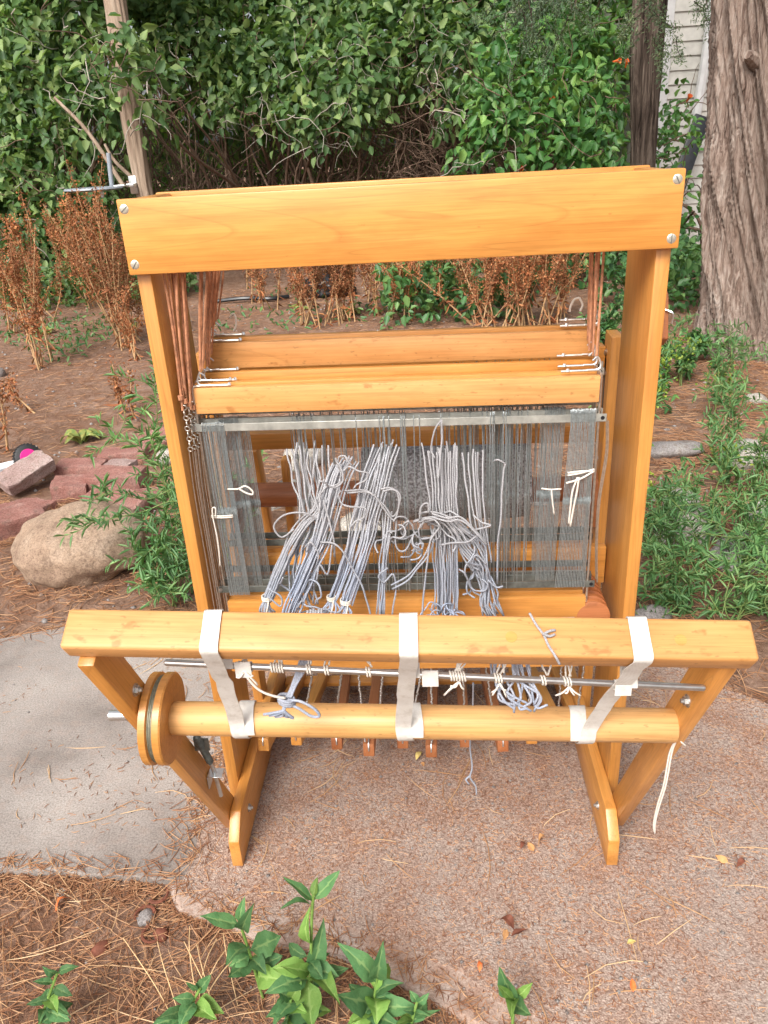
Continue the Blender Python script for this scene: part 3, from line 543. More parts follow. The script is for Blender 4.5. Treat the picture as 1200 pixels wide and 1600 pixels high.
def shrub(name, label, blobs, base, dens, mat, stems, L0=.108, W0=.064, twigs=60, pale=40, group='tall shrubs of the hedge', droop=.5):
    t = thing(name, label, 'shrub', base, group)
    top = [(x+random.gauss(0, .15), y+random.uniform(.2, 1.2), random.uniform(2.9, 3.9), .6) for (x, y, z, r) in blobs if z > 2.0][:14] if len(blobs) > 12 else []      # the shrub's unseen upper half, which shades the stems
    arrs = [blob_leaves(blobs, dens, L0, W0, droop=droop)]
    if top: arrs.append(blob_leaves(top, dens*.6, L0*1.5, W0*1.5))
    foliage('crown', arrs, mat, t, 'stuff')
    sp = []
    for i in range(stems):
        b = random.choice(blobs); q = Vector(b[:3])
        s = Vector((base[0]+random.gauss(0, .28)*1.6, base[1]+random.gauss(0, .2), -.04))
        s.x = s.x*.5+q.x*.5
        m1 = s.lerp(q, .35)+Vector((random.gauss(0, .1), random.gauss(0, .1), random.uniform(.05, .3)))
        m2 = s.lerp(q, .7)+Vector((random.gauss(0, .12), random.gauss(0, .12), random.uniform(-.05, .15)))
        sp.append((catmull([s, m1, m2, q], 5), random.uniform(.014, .034), .006, 5))
    branches('stems', 'twig', t, sp, 'stuff')
    sp = []
    for i in range(twigs):
        b = random.choice(blobs); p = Vector(b[:3])+Vector((random.gauss(0, b[3]*.6), random.gauss(-.1, .2), random.gauss(0, b[3]*.6)))
        sp.append((wander(p, (random.gauss(0, 1), random.gauss(-.3, .5), random.gauss(.2, .7)), random.uniform(.2, .6), 6, .3), .006, .002, 3))
    branches('twigs', 'twig', t, sp, 'stuff')
    if pale:
        sp = []
        for i in range(pale):
            b = random.choice(blobs); p = Vector(b[:3])+Vector((random.gauss(0, b[3]*.6), -b[3]*.6+random.gauss(0, .1), random.gauss(-.1, b[3]*.6)))
            sp.append((wander(p, (random.gauss(0, 1), -.2, random.gauss(-.1, .7)), random.uniform(.2, .7), 8, .4), .006, .002, 3))
        branches('bare_twigs', 'twig_pale', t, sp, 'stuff')
    return t
shrub('lilac_bush', 'dense dark green lilac bush leafy down to the ground, far left', BLOBS['left'], (-3.9, 7.6, 0), 460, 'lilac', 26, twigs=90, pale=60)
shrub('lilac_bush', 'lilac bush with leaves hanging over bare dark stems, behind the loom at left', BLOBS['c1'], (-1.4, 8.6, 0), 430, 'lilac', 34, pale=75)
shrub('lilac_bush', 'pale-leaved lilac bush above the brown thicket behind the middle of the loom top', BLOBS['c2'], (.9, 8.7, 0), 430, 'lilac', 22, pale=40)
shrub('trumpet_vine', 'bright green trumpet vine bush with orange flowers left of the dark trunk', BLOBS['r'], (1.7, 7.2, 0), 480, 'vine', 24, .105, .056, 60, 25, 'green growth by the house')
shrub('creeper', 'thin leafy creeper climbing in front of the house siding', BLOBS['v'], (2.5, 7.2, 0), 120, 'vine', 6, .075, .045, 16, 0, 'green growth by the house')
# trumpet flowers, each its own
flowers = [(1.72,6.7,1.76), (1.83,6.7,1.71), (1.90,6.65,1.63), (1.93,6.7,1.60), (2.44,6.9,1.42), (1.62,6.6,.93), (.92,6.5,.94), (1.14,6.55,1.5)]
for i, p in enumerate(flowers):
    mb = MB(); p = Vector(p); d = Vector((random.gauss(0, .5), -.8, random.gauss(0, .4))).normalized()
    mb.tube([p, p+d*.03, p+d*.055, p+d*.07], [.006, .010, .016, .026], 7, cap=False)
    tag(mb.build('trumpet_flower', M_['flower'], smooth='auto'), 'small orange trumpet flower among the vine leaves', 'flower', 'orange trumpet flowers')
# bare brown thicket below the lilacs and the far wood behind it
sp = []
for i in range(620):
    x = random.uniform(-2.9, 1.6); y = random.uniform(8.3, 9.4)
    p = Vector((x, y, random.uniform(0, .9))); sp.append((wander(p, (random.gauss(0, .5), random.gauss(-.05, .2), 1), random.uniform(.5, 1.5), 7, .22), random.uniform(.005, .012), .003, 3))
for i in range(500):
    x = random.gauss(.15, .45); p = Vector((x, random.uniform(7.9, 8.6), random.uniform(.5, 1.6)))
    sp.append((wander(p, (random.gauss(0, 1), random.gauss(-.2, .4), random.gauss(-.4, .5)), random.uniform(.3, .9), 8, .3), .006, .002, 3))
for i in range(300):
    x = random.uniform(-4.8, -2.4); p = Vector((x, random.uniform(7.6, 8.6), random.uniform(0, 1.6)))
    sp.append((wander(p, (random.gauss(0, .5), 0, 1), random.uniform(.5, 1.4), 7, .2), .009, .003, 3))
tag(branches('thicket', 'twig', None, sp), 'tangle of bare brown stems under the lilac leaves', kind='stuff')
def far_wood():
    n = 20000
    p = np.stack([rng.uniform(-8, 7, n), rng.uniform(10.2, 13.0, n), rng.uniform(0, 6.2, n)**1.0], 1)
    d = rng.normal(size=(n, 3)); d[:, 2] -= .5; nn = rng.normal(size=(n, 3))*.5+np.array((0, -.6, .7))
    sc = .6+.8*rng.random(n)
    foliage('far_wood', [leaf_arrays(p, d, nn, .17*sc, .12*sc)], 'lilac_far', None, 'stuff', 'mass of lighter leaves beyond the hedge')
    n = 9000
    p = np.stack([rng.uniform(-6, 4.4, n), rng.uniform(9.3, 10.2, n), rng.uniform(-.05, 3.4, n)], 1)
    d = rng.normal(size=(n, 3)); d[:, 2] -= .5; nn = rng.normal(size=(n, 3))*.5+np.array((0, -.6, .7)); sc = .6+.8*rng.random(n)
    foliage('hedge_interior', [leaf_arrays(p, d, nn, .12*sc, .08*sc)], 'lilac', None, 'stuff', 'shaded leaves deep inside the hedge')
far_wood()

# ------------------------------------------------------------------ trees
def trunk_mesh(path, radii, nu, nv, ridge, freq, twist=.5, seed=0., lobes=5):
    P = catmull(path, max(2, nv//(len(path)-1))); m = len(P); V = []
    rr = np.interp(np.linspace(0, len(radii)-1, m), range(len(radii)), radii)
    for i, p in enumerate(P):
        z = p.z
        for j in range(nu):
            a = 2*math.pi*j/nu; aa = a+twist*z
            c, s = math.cos(aa), math.sin(aa)
            h = noise.fractal(Vector((c*freq+seed, s*freq, z*.75)), .9, 2.1, 4)
            h2 = noise.noise(Vector((c*1.6+seed, s*1.6, z*.9+7)))
            h3 = 1-abs(noise.noise(Vector((c*freq*2.1+h*.8, s*freq*2.1+seed, z*1.1))))*3
            h3 += .5*(1-abs(noise.noise(Vector((c*freq*4.5, s*freq*4.5+seed+h, z*2.2))))*3)
            r = rr[i]*(1+ridge*h+.10*h2+ridge*.7*h3*.5)
            V.append((p.x+math.cos(a)*r, p.y+math.sin(a)*r, z))
    F = []
    for i in range(m-1):
        for j in range(nu):
            k2 = (j+1) % nu; F.append((i*nu+j, i*nu+k2, (i+1)*nu+k2, (i+1)*nu+j))
    return np_mesh('trunk', V, F, True)
jt = thing('juniper_tree', 'big old juniper with stringy twisted grey-brown bark at the right edge', 'tree', (2.0, 3.62, 0))
me = trunk_mesh([(2.02,3.62,-.1), (2.0,3.62,.25), (1.94,3.62,.7), (1.895,3.62,1.2), (1.86,3.62,1.9), (1.9,3.65,2.9), (1.95,3.7,4.2)], [.37, .305, .27, .28, .295, .30, .26], 280, 460, .26, 3.6, .7)
me.materials.append(M_['bark']); link(bpy.data.objects.new('trunk', me), None, jt)
MB().tube([(1.72,3.42,1.47), (1.66,3.36,1.50), (1.635,3.33,1.505)], [.04,.03,.018], 8).build('branch_stub', M_['bark'], jt, smooth='auto'); MB().tube([(1.88,3.36,1.34), (1.875,3.32,1.345), (1.87,3.315,1.345)], [.06,.045,.02], 10).build('knot', M_['bark'], jt, smooth='auto')
def juniper_spray(anchor, n, spread, mats='juniper'):
    A = []; sp = []
    for i in range(n):
        p = Vector(anchor)+Vector((random.uniform(-1, 1)*spread[0], random.uniform(-1, 1)*spread[1], random.uniform(-1, 1)*spread[2]))
        pts = wander(p, (random.gauss(-.3, .6), random.gauss(0, .5), random.gauss(-.7, .4)), random.uniform(.15, .4), 7, .22)
        sp.append((pts, .004, .001, 3))
        for q in pts[1:]:
            k_ = 16; b = np.array(q)[None]+rng.normal(size=(k_, 3))*.020; d = rng.normal(size=(k_, 3)); d[:, 2] -= .6
            A.append(leaf_arrays(b, d, rng.normal(size=(k_, 3)), .026*(.6+.7*rng.random(k_)), .006*np.ones(k_)))
    return A, sp
A1, s1 = juniper_spray((1.12, 4.6, 2.05), 46, (.45, .5, .22)); A2, s2 = juniper_spray((1.5, 4.4, 1.9), 12, (.22, .4, .22)); A3, s3 = juniper_spray((.75, 4.8, 2.15), 22, (.3, .4, .15))
foliage('crown', A1+A2+A3, 'juniper', jt, 'stuff')
limbs = [(catmull([(1.8,3.7,3.2), (1.6,4.1,2.75), (1.35,4.5,2.35), (1.0,4.7,2.15), (.7,4.85,2.1)], 6), .035, .006, 6), (catmull([(1.8,3.7,2.9), (1.7,4.1,2.4), (1.55,4.4,2.1), (1.45,4.5,1.85)], 6), .02, .004, 5)]
branches('limbs', 'bark_dark', jt, limbs+s1+s2+s3, 'stuff')
dt = thing('dark_tree', 'slim dark-barked tree trunk between the vine and the house', 'tree', (1.88, 6.0, 0))
me = trunk_mesh([(1.93,6.0,-.1), (1.885,6.0,.6), (1.862,6.0,1.05), (1.83,6.0,1.6), (1.815,6.0,2.1), (1.8,6.0,4)], [.14,.105,.095,.108,.12,.12], 80, 160, .15, 3.5, .1, 5.)
me.materials.append(M_['bark_dark']); link(bpy.data.objects.new('trunk', me), None, dt)
foliage('crown', [blob_leaves([(1.8,6.1,4.2,.9), (2.4,6.4,4.6,.9), (1.4,6.3,4.7,.8)], 200, .09, .05)], 'juniper', dt, 'stuff')
lt = thing('dead_tree', 'leaning bare pale tree trunk in front of the left lilac', 'tree', (-2.48, 6.5, 0))
me = trunk_mesh([(-2.45,6.5,-.1), (-2.49,6.5,.6), (-2.50,6.5,1.0), (-2.50,6.5,1.6), (-2.48,6.5,2.1), (-2.47,6.5,2.9), (-2.4,6.5,3.6)], [.085,.072,.07,.078,.085,.082,.07], 60, 160, .2, 3, .1, 9.)
me.materials.append(M_['bark_post']); link(bpy.data.objects.new('trunk', me), None, lt)
br = [(catmull([(-2.47,6.5,2.3), (-2.6,6.45,2.6), (-2.75,6.4,2.9)], 5), .04, .02, 6), (catmull([(-2.52,6.48,1.0), (-2.68,6.4,1.2), (-2.75,6.4,1.35)], 5), .02, .012, 6), (catmull([(-2.72,6.6,1.0), (-2.95,6.6,1.45), (-3.2,6.6,1.75)], 5), .022, .014, 6)]
[branches('limb', 'bark_post', lt, [b_]) for b_ in br]

# grey dish on an arm
gd = thing('dish_stand', 'grey round dish on a bent grey arm by the leaning trunk', 'dish', (-2.68, 6.25, 0))
mb = MB(); mb.tube([(-2.86,6.25,.972), (-2.86,6.25,.980), (-2.86,6.25,.992), (-2.86,6.25,1.006), (-2.86,6.25,.998)], [.10,.22,.262,.255,.05], 28); mb.build('dish', M_['grey_paint'], gd, smooth='auto')
MB().tube([(-2.70,6.25,.99), (-2.69,6.25,1.12), (-2.675,6.25,1.275)], .02, 10).build('arm', M_['grey_paint'], gd, smooth='auto')
MB().box(-2.60,-2.53,6.33,6.45,.99,1.02).box(-2.60,-2.53,6.42,6.44,.93,1.08).box(-2.70,-2.58,6.24,6.34,1.0,1.015).build('bracket', M_['zinc'], gd, bevel=.004)
MB().tube([(-2.80,6.25,.97), (-2.8,6.25,.92)], .015, 8).build('knob', M_['zinc'], gd)

# ------------------------------------------------------------------ the loom
loom = thing('floor_loom', 'honey-coloured wooden floor loom with tangled grey-blue yarn standing on the walk', 'loom')
w_ = M_['wood']
XI, XO = .350, .3705
# uprights, castle boards
for s in (-1, 1):
    board('upright', (s*(XI+XO)/2, .0935, .004), (s*(XI+XO)/2, .0935, 1.1405), .157, XO-XI, (0, 1, 0), w_, loom)
fb = board('castle_board', (-.375, .0073, 1.093), (.375, .0073, 1.0935), .0985, .0146, (0, 0, 1), w_, loom)
rb = board('castle_board', (-.375, .1797, 1.093), (.375, .1797, 1.0935), .0985, .0146, (0, 0, 1), w_, loom)
for x, z in ((-.3655,1.1295), (-.3645,1.0575), (.365,1.1298), (.3645,1.057)):
    sc_ = screw((x, .0004, z), (0, -1, 0), .0064, fb)
    a = random.uniform(0, 3.1); MB().box(-.0058, .0058, -.0012, -.0002, -.0005, .0005, M=Matrix.Translation((x, 0, z)) @ Matrix.Rotation(a, 4, 'Y')).build('slot', M_['dark_steel'], sc_)
# feet
prof = [(-.0975, .0015), (-.0975, .0615), (-.0595, .0995), (.40, .0995), (.43, .07), (.43, .0015)]
for s in (-1, 1):
    # local x of a foot runs along its length
    mb = MB(); M = Matrix(((0, 1, 0, 0), (1, 0, 0, 0), (0, 0, 1, 0), (0, 0, 0, 1)))
    poly = prof; n = len(poly); x0, x1 = sorted((s*.3297, s*.3497))
    mb.v = [(p[0], x0, p[1]) for p in poly] + [(p[0], x1, p[1]) for p in poly]
    mb.f = [tuple(range(n)), tuple(reversed(range(n, 2*n)))] + [((i+1) % n, i, n+i, n+(i+1) % n) for i in range(n)]
    ft = mb.build('foot', M_['wood'], loom, bevel=.0018, M=M)
    hexbolt((s*.3297, -.011, .0575), (-s, 0, 0), .0055, ft)
# front arms and breast beam
U = Vector((0, -.49, .872)); Vv = Vector((0, -.872, -.49))
arm = {}
for s, L in ((-1, .677), (1, .640)):
    c0 = Vector((s*(XI+XO)/2, -.0476, .0955)); arm[s] = board('arm', c0-U*.052, c0+U*L, .047, XO-XI, Vv, w_, loom, .003)
hexbolt((-.3498, -.3154, .5751), (1, 0, 0), .006, arm[-1], 'bolt'); hexbolt((.3498, -.3065, .5376), (-1, 0, 0), .006, arm[1], 'bolt')
bt = Vector((0, -.83, -.5577)); bn = Vector((0, -.5577, .83))          # beam top: towards the weaver, and its normal
TB = .030
bl = Vector((-.380, -.3885, .7195)); brr = Vector((.380, -.3885, .6855))
beam = board('breast_beam', bl-bn*TB/2, brr-bn*TB/2, .0475, TB, bt, M_['wood_worn'], loom, .0045, 3)
for x in (.300, .118):
    c = bl.lerp(brr, (x+.38)/.76)+bt*.002; MB().tube([c-bn*.001, c+bn*.0004], .0065, 14).build('plug', M_['wood'], beam)
# cloth roller with its grooved flange
rl, rr_ = Vector((-.322, -.283, .502)), Vector((.3495, -.272, .4685)); ax = (rr_-rl).normalized(); RR = .0228
M = Matrix.Translation((rl+rr_)/2) @ ax.to_track_quat('X', 'Z').to_matrix().to_4x4()
h = (rr_-rl).length/2
roller = MB().tube([(-h, 0, 0), (-h+.002, 0, 0), (h-.002, 0, 0), (h, 0, 0)], [RR-.001, RR, RR, RR-.001], 40).build('cloth_roller', M_['wood_roller'], loom, smooth='auto', M=M)
c = rl+Vector((0.045, -.0205, .004)); MB().tube([c+Vector((0,.004,-.001)), c+Vector((0,-.0004,.0001))], .0026, 10).build('peg_hole', M_['black_plastic'], roller)
fl = rl-ax*.003
pr = [(-.026,.060), (-.0255,.0615), (-.0165,.0615), (-.0155,.058), (-.0135,.0545), (-.0105,.0545), (-.0085,.058), (-.0075,.0615), (.001,.0615), (.003,.0598)]
mb = MB(); pts = [fl+ax*a for a, r_ in pr]
mb.tube(pts, [r_ for a, r_ in pr], 56)
flange = mb.build('flange', w_, loom, smooth='auto')
mb = MB()
for i, a in enumerate((-.0140, -.0118, -.0097)): mb.ring(fl+ax*a, ax, .0568, .0013, 48, 6)
mb.build('cable', M_['cable'], flange, smooth=True)
# ratchet axle poking out past the left arm, tension spring and bracket
MB().tube([(-.360,-.298,.520), (-.400,-.300,.522)], .0068, 14).build('axle', M_['zinc'], loom, smooth='auto')
sp0, sp1 = Vector((-.338,-.176,.375)), Vector((-.338,-.140,.292))
mb = MB(); pts = []
d = (sp1-sp0); L = d.length; d.normalize(); u1 = d.orthogonal().normalized(); u2 = d.cross(u1)
for i in range(260):
    a = i/260*26*2*math.pi; pts.append(sp0+d*(L*i/259)+(u1*math.cos(a)+u2*math.sin(a))*.0052)
mb.tube(pts, .0011, 5); mb.tube([sp0, sp1], .0038, 8); mb.build('spring', M_['dark_steel'], loom, smooth=True)
MB().tube([sp1, (-.338,-.130,.258), (-.336,-.125,.203)], .0034, 10).build('threaded_rod', M_['zinc'], loom, smooth='auto')
mb = MB(); mb.box(-.349,-.324,-.140,-.118,.2565,.2583); mb.box(-.3495,-.3477,-.140,-.120,.232,.2575); mb.build('bracket', M_['zinc'], loom, bevel=.0006, segs=1)
MB().box(-.349,-.325,-.165,-.163,.338,.362).build('bracket', M_['dark_steel'], loom)
# steel apron rod
r0, r1 = Vector((-.2845, -.36, .6490)), Vector((.3455, -.36, .5995))
MB().tube([r0, r0.lerp(r1, .003), r0.lerp(r1, .997), r1], [.0034, .0040, .0040, .0034], 14).build('apron_rod', M_['steel'], loom, smooth='auto')
# webbing straps: from the roller up over the breast beam and down behind it to the rod
def strap(xb, xr, xs, wd=.0205, th=.0011):
    z0 = lambda x: bl.z+(brr.z-bl.z)*(x+.38)/.76
    zr = lambda x: rl.z+(rr_.z-rl.z)*(x-rl.x)/(rr_.x-rl.x); yr = lambda x: rl.y+(rr_.y-rl.y)*(x-rl.x)/(rr_.x-rl.x)
    P = []
    c = Vector((xb, -.3885, z0(xb)))
    zrod = r0.lerp(r1, (xb-r0.x)/(r1.x-r0.x))
    P += [(xb, zrod.y+.004, zrod.z-.005), (xb, zrod.y-.005, zrod.z-.002), (xb, zrod.y-.004, zrod.z+.006)]
    off = .0012
    for a, b in ((-.0255, -.034), (-.0250, -.014), (-.0245, -.002), (-.022, off), (0, off), (.0205, off), (.0238, -.0008), (.0252, -.004), (.0254, -.009)):
        q = c+bt*a+bn*b; P.append(tuple(q))
    e = Vector(P[-1]); ry, rz = yr(xr), zr(xr)
    for t in (.1, .2, .3, .4, .5, .6, .7, .8, .9):
        tgt = Vector((xr, ry-RR*math.cos(.35)-.001, rz+RR*math.sin(.35)))
        q = e.lerp(tgt, t); q.y += .007*math.sin(t*math.pi)+random.gauss(0, .0012); q.x += random.gauss(0, .0006); P.append(tuple(q))
    dx = (xr-xb)*.22
    for a in (.35, .0, -.4, -.8, -1.2, -1.7, -2.3, -2.9, -3.4, -3.9, -4.4, -4.9, -5.4, -5.9, -6.25, -6.6):
        f = (0.35-a)/6.9; r_ = RR+.0012+.0002*(1-f); P.append((xr+(xs-xr)*min(1, f*1.15), ry-r_*math.cos(a), rz+r_*math.sin(a)))
    P = [Vector(p) for p in P]; n = len(P); mb = MB()
    sx = Vector((1, 0, 0))
    for i, p in enumerate(P):
        t = (P[min(i+1, n-1)]-P[max(i-1, 0)]).normalized(); side = (sx-t*sx.dot(t)).normalized(); nn = t.cross(side)
        wob = 1+.02*math.sin(i*1.7)
        for a, b in ((-1, 0), (1, 0), (1, 1), (-1, 1)): mb.v.append(tuple(p+side*a*wd/2*wob+nn*th*b))
    for i in range(n-1):
        for j in range(4): mb.f.append((i*4+j, i*4+(j+1) % 4, i*4+4+(j+1) % 4, i*4+4+j))
    mb.f += [(0, 1, 2, 3), (4*n-4, 4*n-3, 4*n-2, 4*n-1)]
    st = mb.build('strap', M_['webbing'], loom, smooth='auto')
    rp = r0.lerp(r1, (xb+.022-r0.x)/(r1.x-r0.x)) if xb < .2 else r0.lerp(r1, (xb-.006-r0.x)/(r1.x-r0.x))
    mb = MB(); pts = []
    for a in range(0, 330, 30): pts.append((0, .0052*math.cos(R(a)), .0052*math.sin(R(a))))
    for i in range(len(pts)-1):
        a, b = pts[i], pts[i+1]; o_ = len(mb.v)
        for x in (-.0095, .0095):
            for q in (a, b): mb.v.append((rp.x+x, rp.y+q[1]*1.0, rp.z+q[2]*1.3-.001))
        mb.f.append((o_, o_+1, o_+3, o_+2))
    mb.box(rp.x-.0095, rp.x+.0095, rp.y-.0065, rp.y-.0055, rp.z-.012, rp.z+.010)
    mb.build('strap_loop', M_['webbing'], st)
strap(-.2128, -.229, -.2175); strap(.006, -.0105, .006); strap(.257, .232, .219)

# harnesses
HY = [.045, .063, .081, .099, .117, .135]; DZ = [0, .003, -.002, .010, .052, .057]; HX = [0, -.002, .001, .002, .008, .010]
XL, XR_ = -.3235, .2925
def heddle_rows(k):
    rows = []
    if k == 0:
        rows += [(x, x+.003) for x in np.linspace(-.319, -.285, 18)] + [(x, x-.012*(1-i/19)) for i, x in enumerate(np.linspace(.252, .289, 20))]
        rows += [(x, x+random.gauss(0, .004)) for x in np.sort(rng.uniform(-.12, .20, 16))]
    elif k in (1, 2):
        rows += [(x, x+.004) for x in np.linspace(-.296+.012*(k-1), -.266+.012*(k-1), 15)] + [(x, x-.006) for x in np.linspace(.216-.004*(k-1), .246-.004*(k-1), 14)]
        rows += [(x, x+random.gauss(0, .004)) for x in np.sort(np.concatenate([rng.uniform(-.19, .0, 10), rng.uniform(.03, .20, 13)]))]
    elif k == 3:
        rows += [(x, x+random.gauss(0, .004)) for x in np.sort(np.concatenate([rng.uniform(-.19, .0, 9), rng.uniform(.03, .21, 18)]))]
    else:
        rows += [(x, x+random.gauss(0, .003)) for x in np.sort(np.concatenate([rng.uniform(-.2, .0, 10), rng.uniform(.06, .24, 30)]))]
    return rows
for k_ in range(6):
    y, dz, dx = HY[k_], DZ[k_], HX[k_]
    xo0, xo1 = XL+dx-.0022, XR_+dx+.0022; zt = .8695+dz
    pts = [(XL+dx+.058, y, zt+.001), (XL+dx+.006, y, zt+.001), (XL+dx+.001, y, zt), (xo0, y, zt-.006), (xo0-.0004, y, .66+dz), (xo0, y, .446+dz), (xo0+.004, y, .4425+dz),
           (xo1-.004, y, .4365+dz), (xo1, y, .440+dz), (xo1+.0004, y, .66+dz), (xo1, y, zt-.006), (XR_+dx-.001, y, zt), (XR_+dx-.006, y, zt+.001), (XR_+dx-.058, y, zt+.001)]
    fr = MB().tube(pts, .0021, 8)
    hf = fr.build('harness', M_['wire'], loom, smooth='auto')
    xa, xb_ = XL+dx, XR_+dx
    board('top_bar', (xa, y, .8465+dz+.001), (xb_, y, .8415+dz+.001), .0405, .0125, (0, 0, 1), M_['wood_worn'] if k_ in (0, 4) else w_, hf, .0012)
    board('bottom_bar', (xa, y, .466+dz), (xb_, y, .460+dz), .040, .0125, (0, 0, 1), w_, hf, .0012)
    for z0, z1, nm in ((.804, .797, 'heddle_bar'), (.5105, .5045, 'heddle_bar')):
        p0, p1 = Vector((xa-.014, y-.0035, z0+dz)), Vector((xb_+.0135, y-.0035, z1+dz))
        hb = board(nm, p0, p1, .0125, .0022, (0, 0, 1), M_['flat_steel'] if z0 > .7 else M_['dark_steel'], hf, .0006, 1)
        for q in (p0+Vector((.006, 0, 0)), p1-Vector((.006, 0, 0))):
            MB().tube([q+Vector((0, -.0014, 0)), q+Vector((0, .0014, 0))], .0032, 10).build('hole', M_['black_plastic'] if q.x > 0 else M_['zinc'], hb)
    mb = MB()
    for xt, xb2 in heddle_rows(k_):
        jy = random.gauss(0, .0006); ye = y-.0058+jy; zt = .8095+dz+random.gauss(0, .0006)
        xm = xt*.55+xb2*.45
        mb.tube([(xt, y+.002, zt-.014), (xt, y-.0025, zt+.0018), (xt, ye, zt-.002), (xt+random.gauss(0, .0004), ye, zt-.030)], .0007, 4)
        mb.tube([(xt, ye, zt-.03), (xm, ye, .668+dz), (xm+.0003, ye, .660+dz), (xm, ye, .652+dz), (xb2, ye, .500+dz)], [.0007, .00065, .0017, .00065, .0007], 4)
    tag(mb.build('heddles', M_['heddle'], hf), kind='stuff')
    for s, xe in ((-1, XL+dx+.016), (1, XR_+dx-.008)):       # hook that ties the bar to its cord
        zt = .872+dz; pts = [(xe-s*.012, y-.003, zt), (xe+s*.004, y-.003, zt+.0005), (xe+s*.008, y-.002, zt+.008), (xe+s*.003, y, zt+.018), (xe-s*.004, y, zt+.013)]
        MB().tube(catmull(pts, 4), .0014, 6).build('hook', M_['zinc'], hf, smooth='auto')
        MB().tube([(xe-s*.040, y, zt-.0015), (xe-s*.040, y, zt+.0022)], [.0035, .0022], 8).build('screw', M_['zinc'], hf)
# lifting cords up into the castle
def cord(p0, p1, r=.0019):
    p0, p1 = Vector(p0), Vector(p1); m = p0.lerp(p1, .5)+Vector((random.gauss(0, .0012), random.gauss(0, .0015), 0))
    return MB().tube(catmull([p0, m, p1], 4), r, 6).build('lift_cord', M_['cord'], loom, smooth='auto')
for k_ in range(6):
    y, dz = HY[k_], DZ[k_]
    xe = XL+HX[k_]+.012
    cord((xe+.028-.001*k_, y+.004, 1.06), (xe+.002, y, .893+dz)); cord((xe+.040-.001*k_, y-.004, 1.06), (xe+.006, y, .896+dz), .0015)
    xe = XR_+HX[k_]-.008
    cord((xe+.003, y+.004, 1.06), (xe+.001, y, .892+dz)); cord((xe-.009, y-.003, 1.06), (xe-.004, y, .893+dz), .0015)
for i in range(9):      # the long outer cords on the left, down to the chains
    x0 = -.3345+.0068*(i % 5)+.003*(i//5); y0 = .026+.022*(i//5)+.004*(i % 3)
    cord((x0, y0, 1.06), (-.3405+.0030*(i % 5), y0, .838+.012*(i % 4)), .0018)
for i in range(4): MB().tube([(-.3405+.004*i,.026+.006*i,.862-.007*i), (-.3405+.004*i,.026+.006*i,.855-.007*i)], .0042, 8).build('cord_clip', M_['cord'], loom)
for i in range(3):
    mb = MB()
    for j in range(9):
        c = Vector((-.3385+.0042*i+random.gauss(0, .0006), .028+.009*i, .842-.0085*j)); mb.ring(c, (1, .2, 0) if j % 2 else (.1, 1, .2), .0040, .0012, 10, 5)
    mb.build('chain', M_['wire'], loom, smooth=True)
for i in range(7):
    x = -.3445+.0022*i; y0 = .024+.010*(i % 4)
    pts = catmull([(x+.004, y0, .772), (x+.001, y0, .70), (x+.001+random.gauss(0, .001), y0, .58), (x+.002, y0, .40)], 4)
    MB().tube(pts, .0010, 5).build('lift_wire', M_['wire'], loom, smooth='auto')
for i in range(2):
    pts = catmull([(.3065, .032+.012*i, .795), (.309, .032+.01*i, .74), (.302, .03+.01*i, .66), (.303, .03+.01*i, .58), (.3085, .034+.01*i, .512)], 5)
    MB().tube(pts, .0013, 6).build('lift_wire', M_['wire'], loom, smooth='auto')
# lamms and pulleys below the harnesses
for k_ in range(6):
    y = HY[k_]; lm = board('lamm', (-.336, y, .367), (.288, y, .365), .058, .0105, (0, 0, 1), w_, loom, .0015)
    MB().tube([(.306, y-.0075, .440), (.306, y-.005, .440), (.306, y+.005, .440), (.306, y+.0075, .440)], [.024, .030, .030, .024], 30).build('pulley', M_['wood_red'], loom, smooth='auto')
board('crossbar', (.2885, .160, .478), (.349, .160, .478), .075, .018, (0, 0, 1), w_, loom)
# treadles
TX = [(-.30, -.315, .118, .098), (-.243, -.256, .098, .135), (-.178, -.172, .090, .13), (-.104, -.1035, .100, .099), (-.036, -.036, .10, .12), (.0265, .0215, .100, .0935), (.093, .0905, .094, .128), (.157, .1645, .100, .1075), (.222, .226, .09, .14), (.272, .288, .09, .15), (.322, .326, .09, .16)]
for xr, xf, zf, yf in TX:
    p0, p1 = Vector((xr+(xr-xf)*.6, .43, .035)), Vector((xf, yf, zf-.004))
    tr = board('treadle', p1, p0, .0225, .028, (1, 0, 0), M_['wood'] if abs(xr) > .2 else M_['wood_red'], loom, .002)
    d = (p1-p0).normalized(); up = Vector((1, 0, 0)).cross(d); up = up if up.z > 0 else -up
    e = p1+up*.014
    MB().tube(catmull([e-d*.055+up*.002, e-d*.02+up*.0035, e-d*.004+up*.003, p1+d*.0022+up*.008, p1+d*.0024, ], 4), .0015, 6).build('eye_hook', M_['zinc'], tr, smooth='auto')
    for zc in (.012, .018):
        pass
board('treadle_bar', (-.3285, .415, .028), (.3285, .415, .028), .030, .012, (0, 1, 0), w_, loom)
def bead_chain(p0, p1, n, r=.0022):
    mb = MB()
    for i in range(n):
        c = Vector(p0).lerp(Vector(p1), i/(n-1))+Vector((random.gauss(0, .0006), random.gauss(0, .0006), 0))
        mb.tube([c-Vector((0,0,r)), c-Vector((0,0,r*.6)), c+Vector((0,0,r*.6)), c+Vector((0,0,r))], [r*.3, r, r, r*.3], 6)
    return mb.build('bead_chain', M_['steel'], loom, smooth=True)
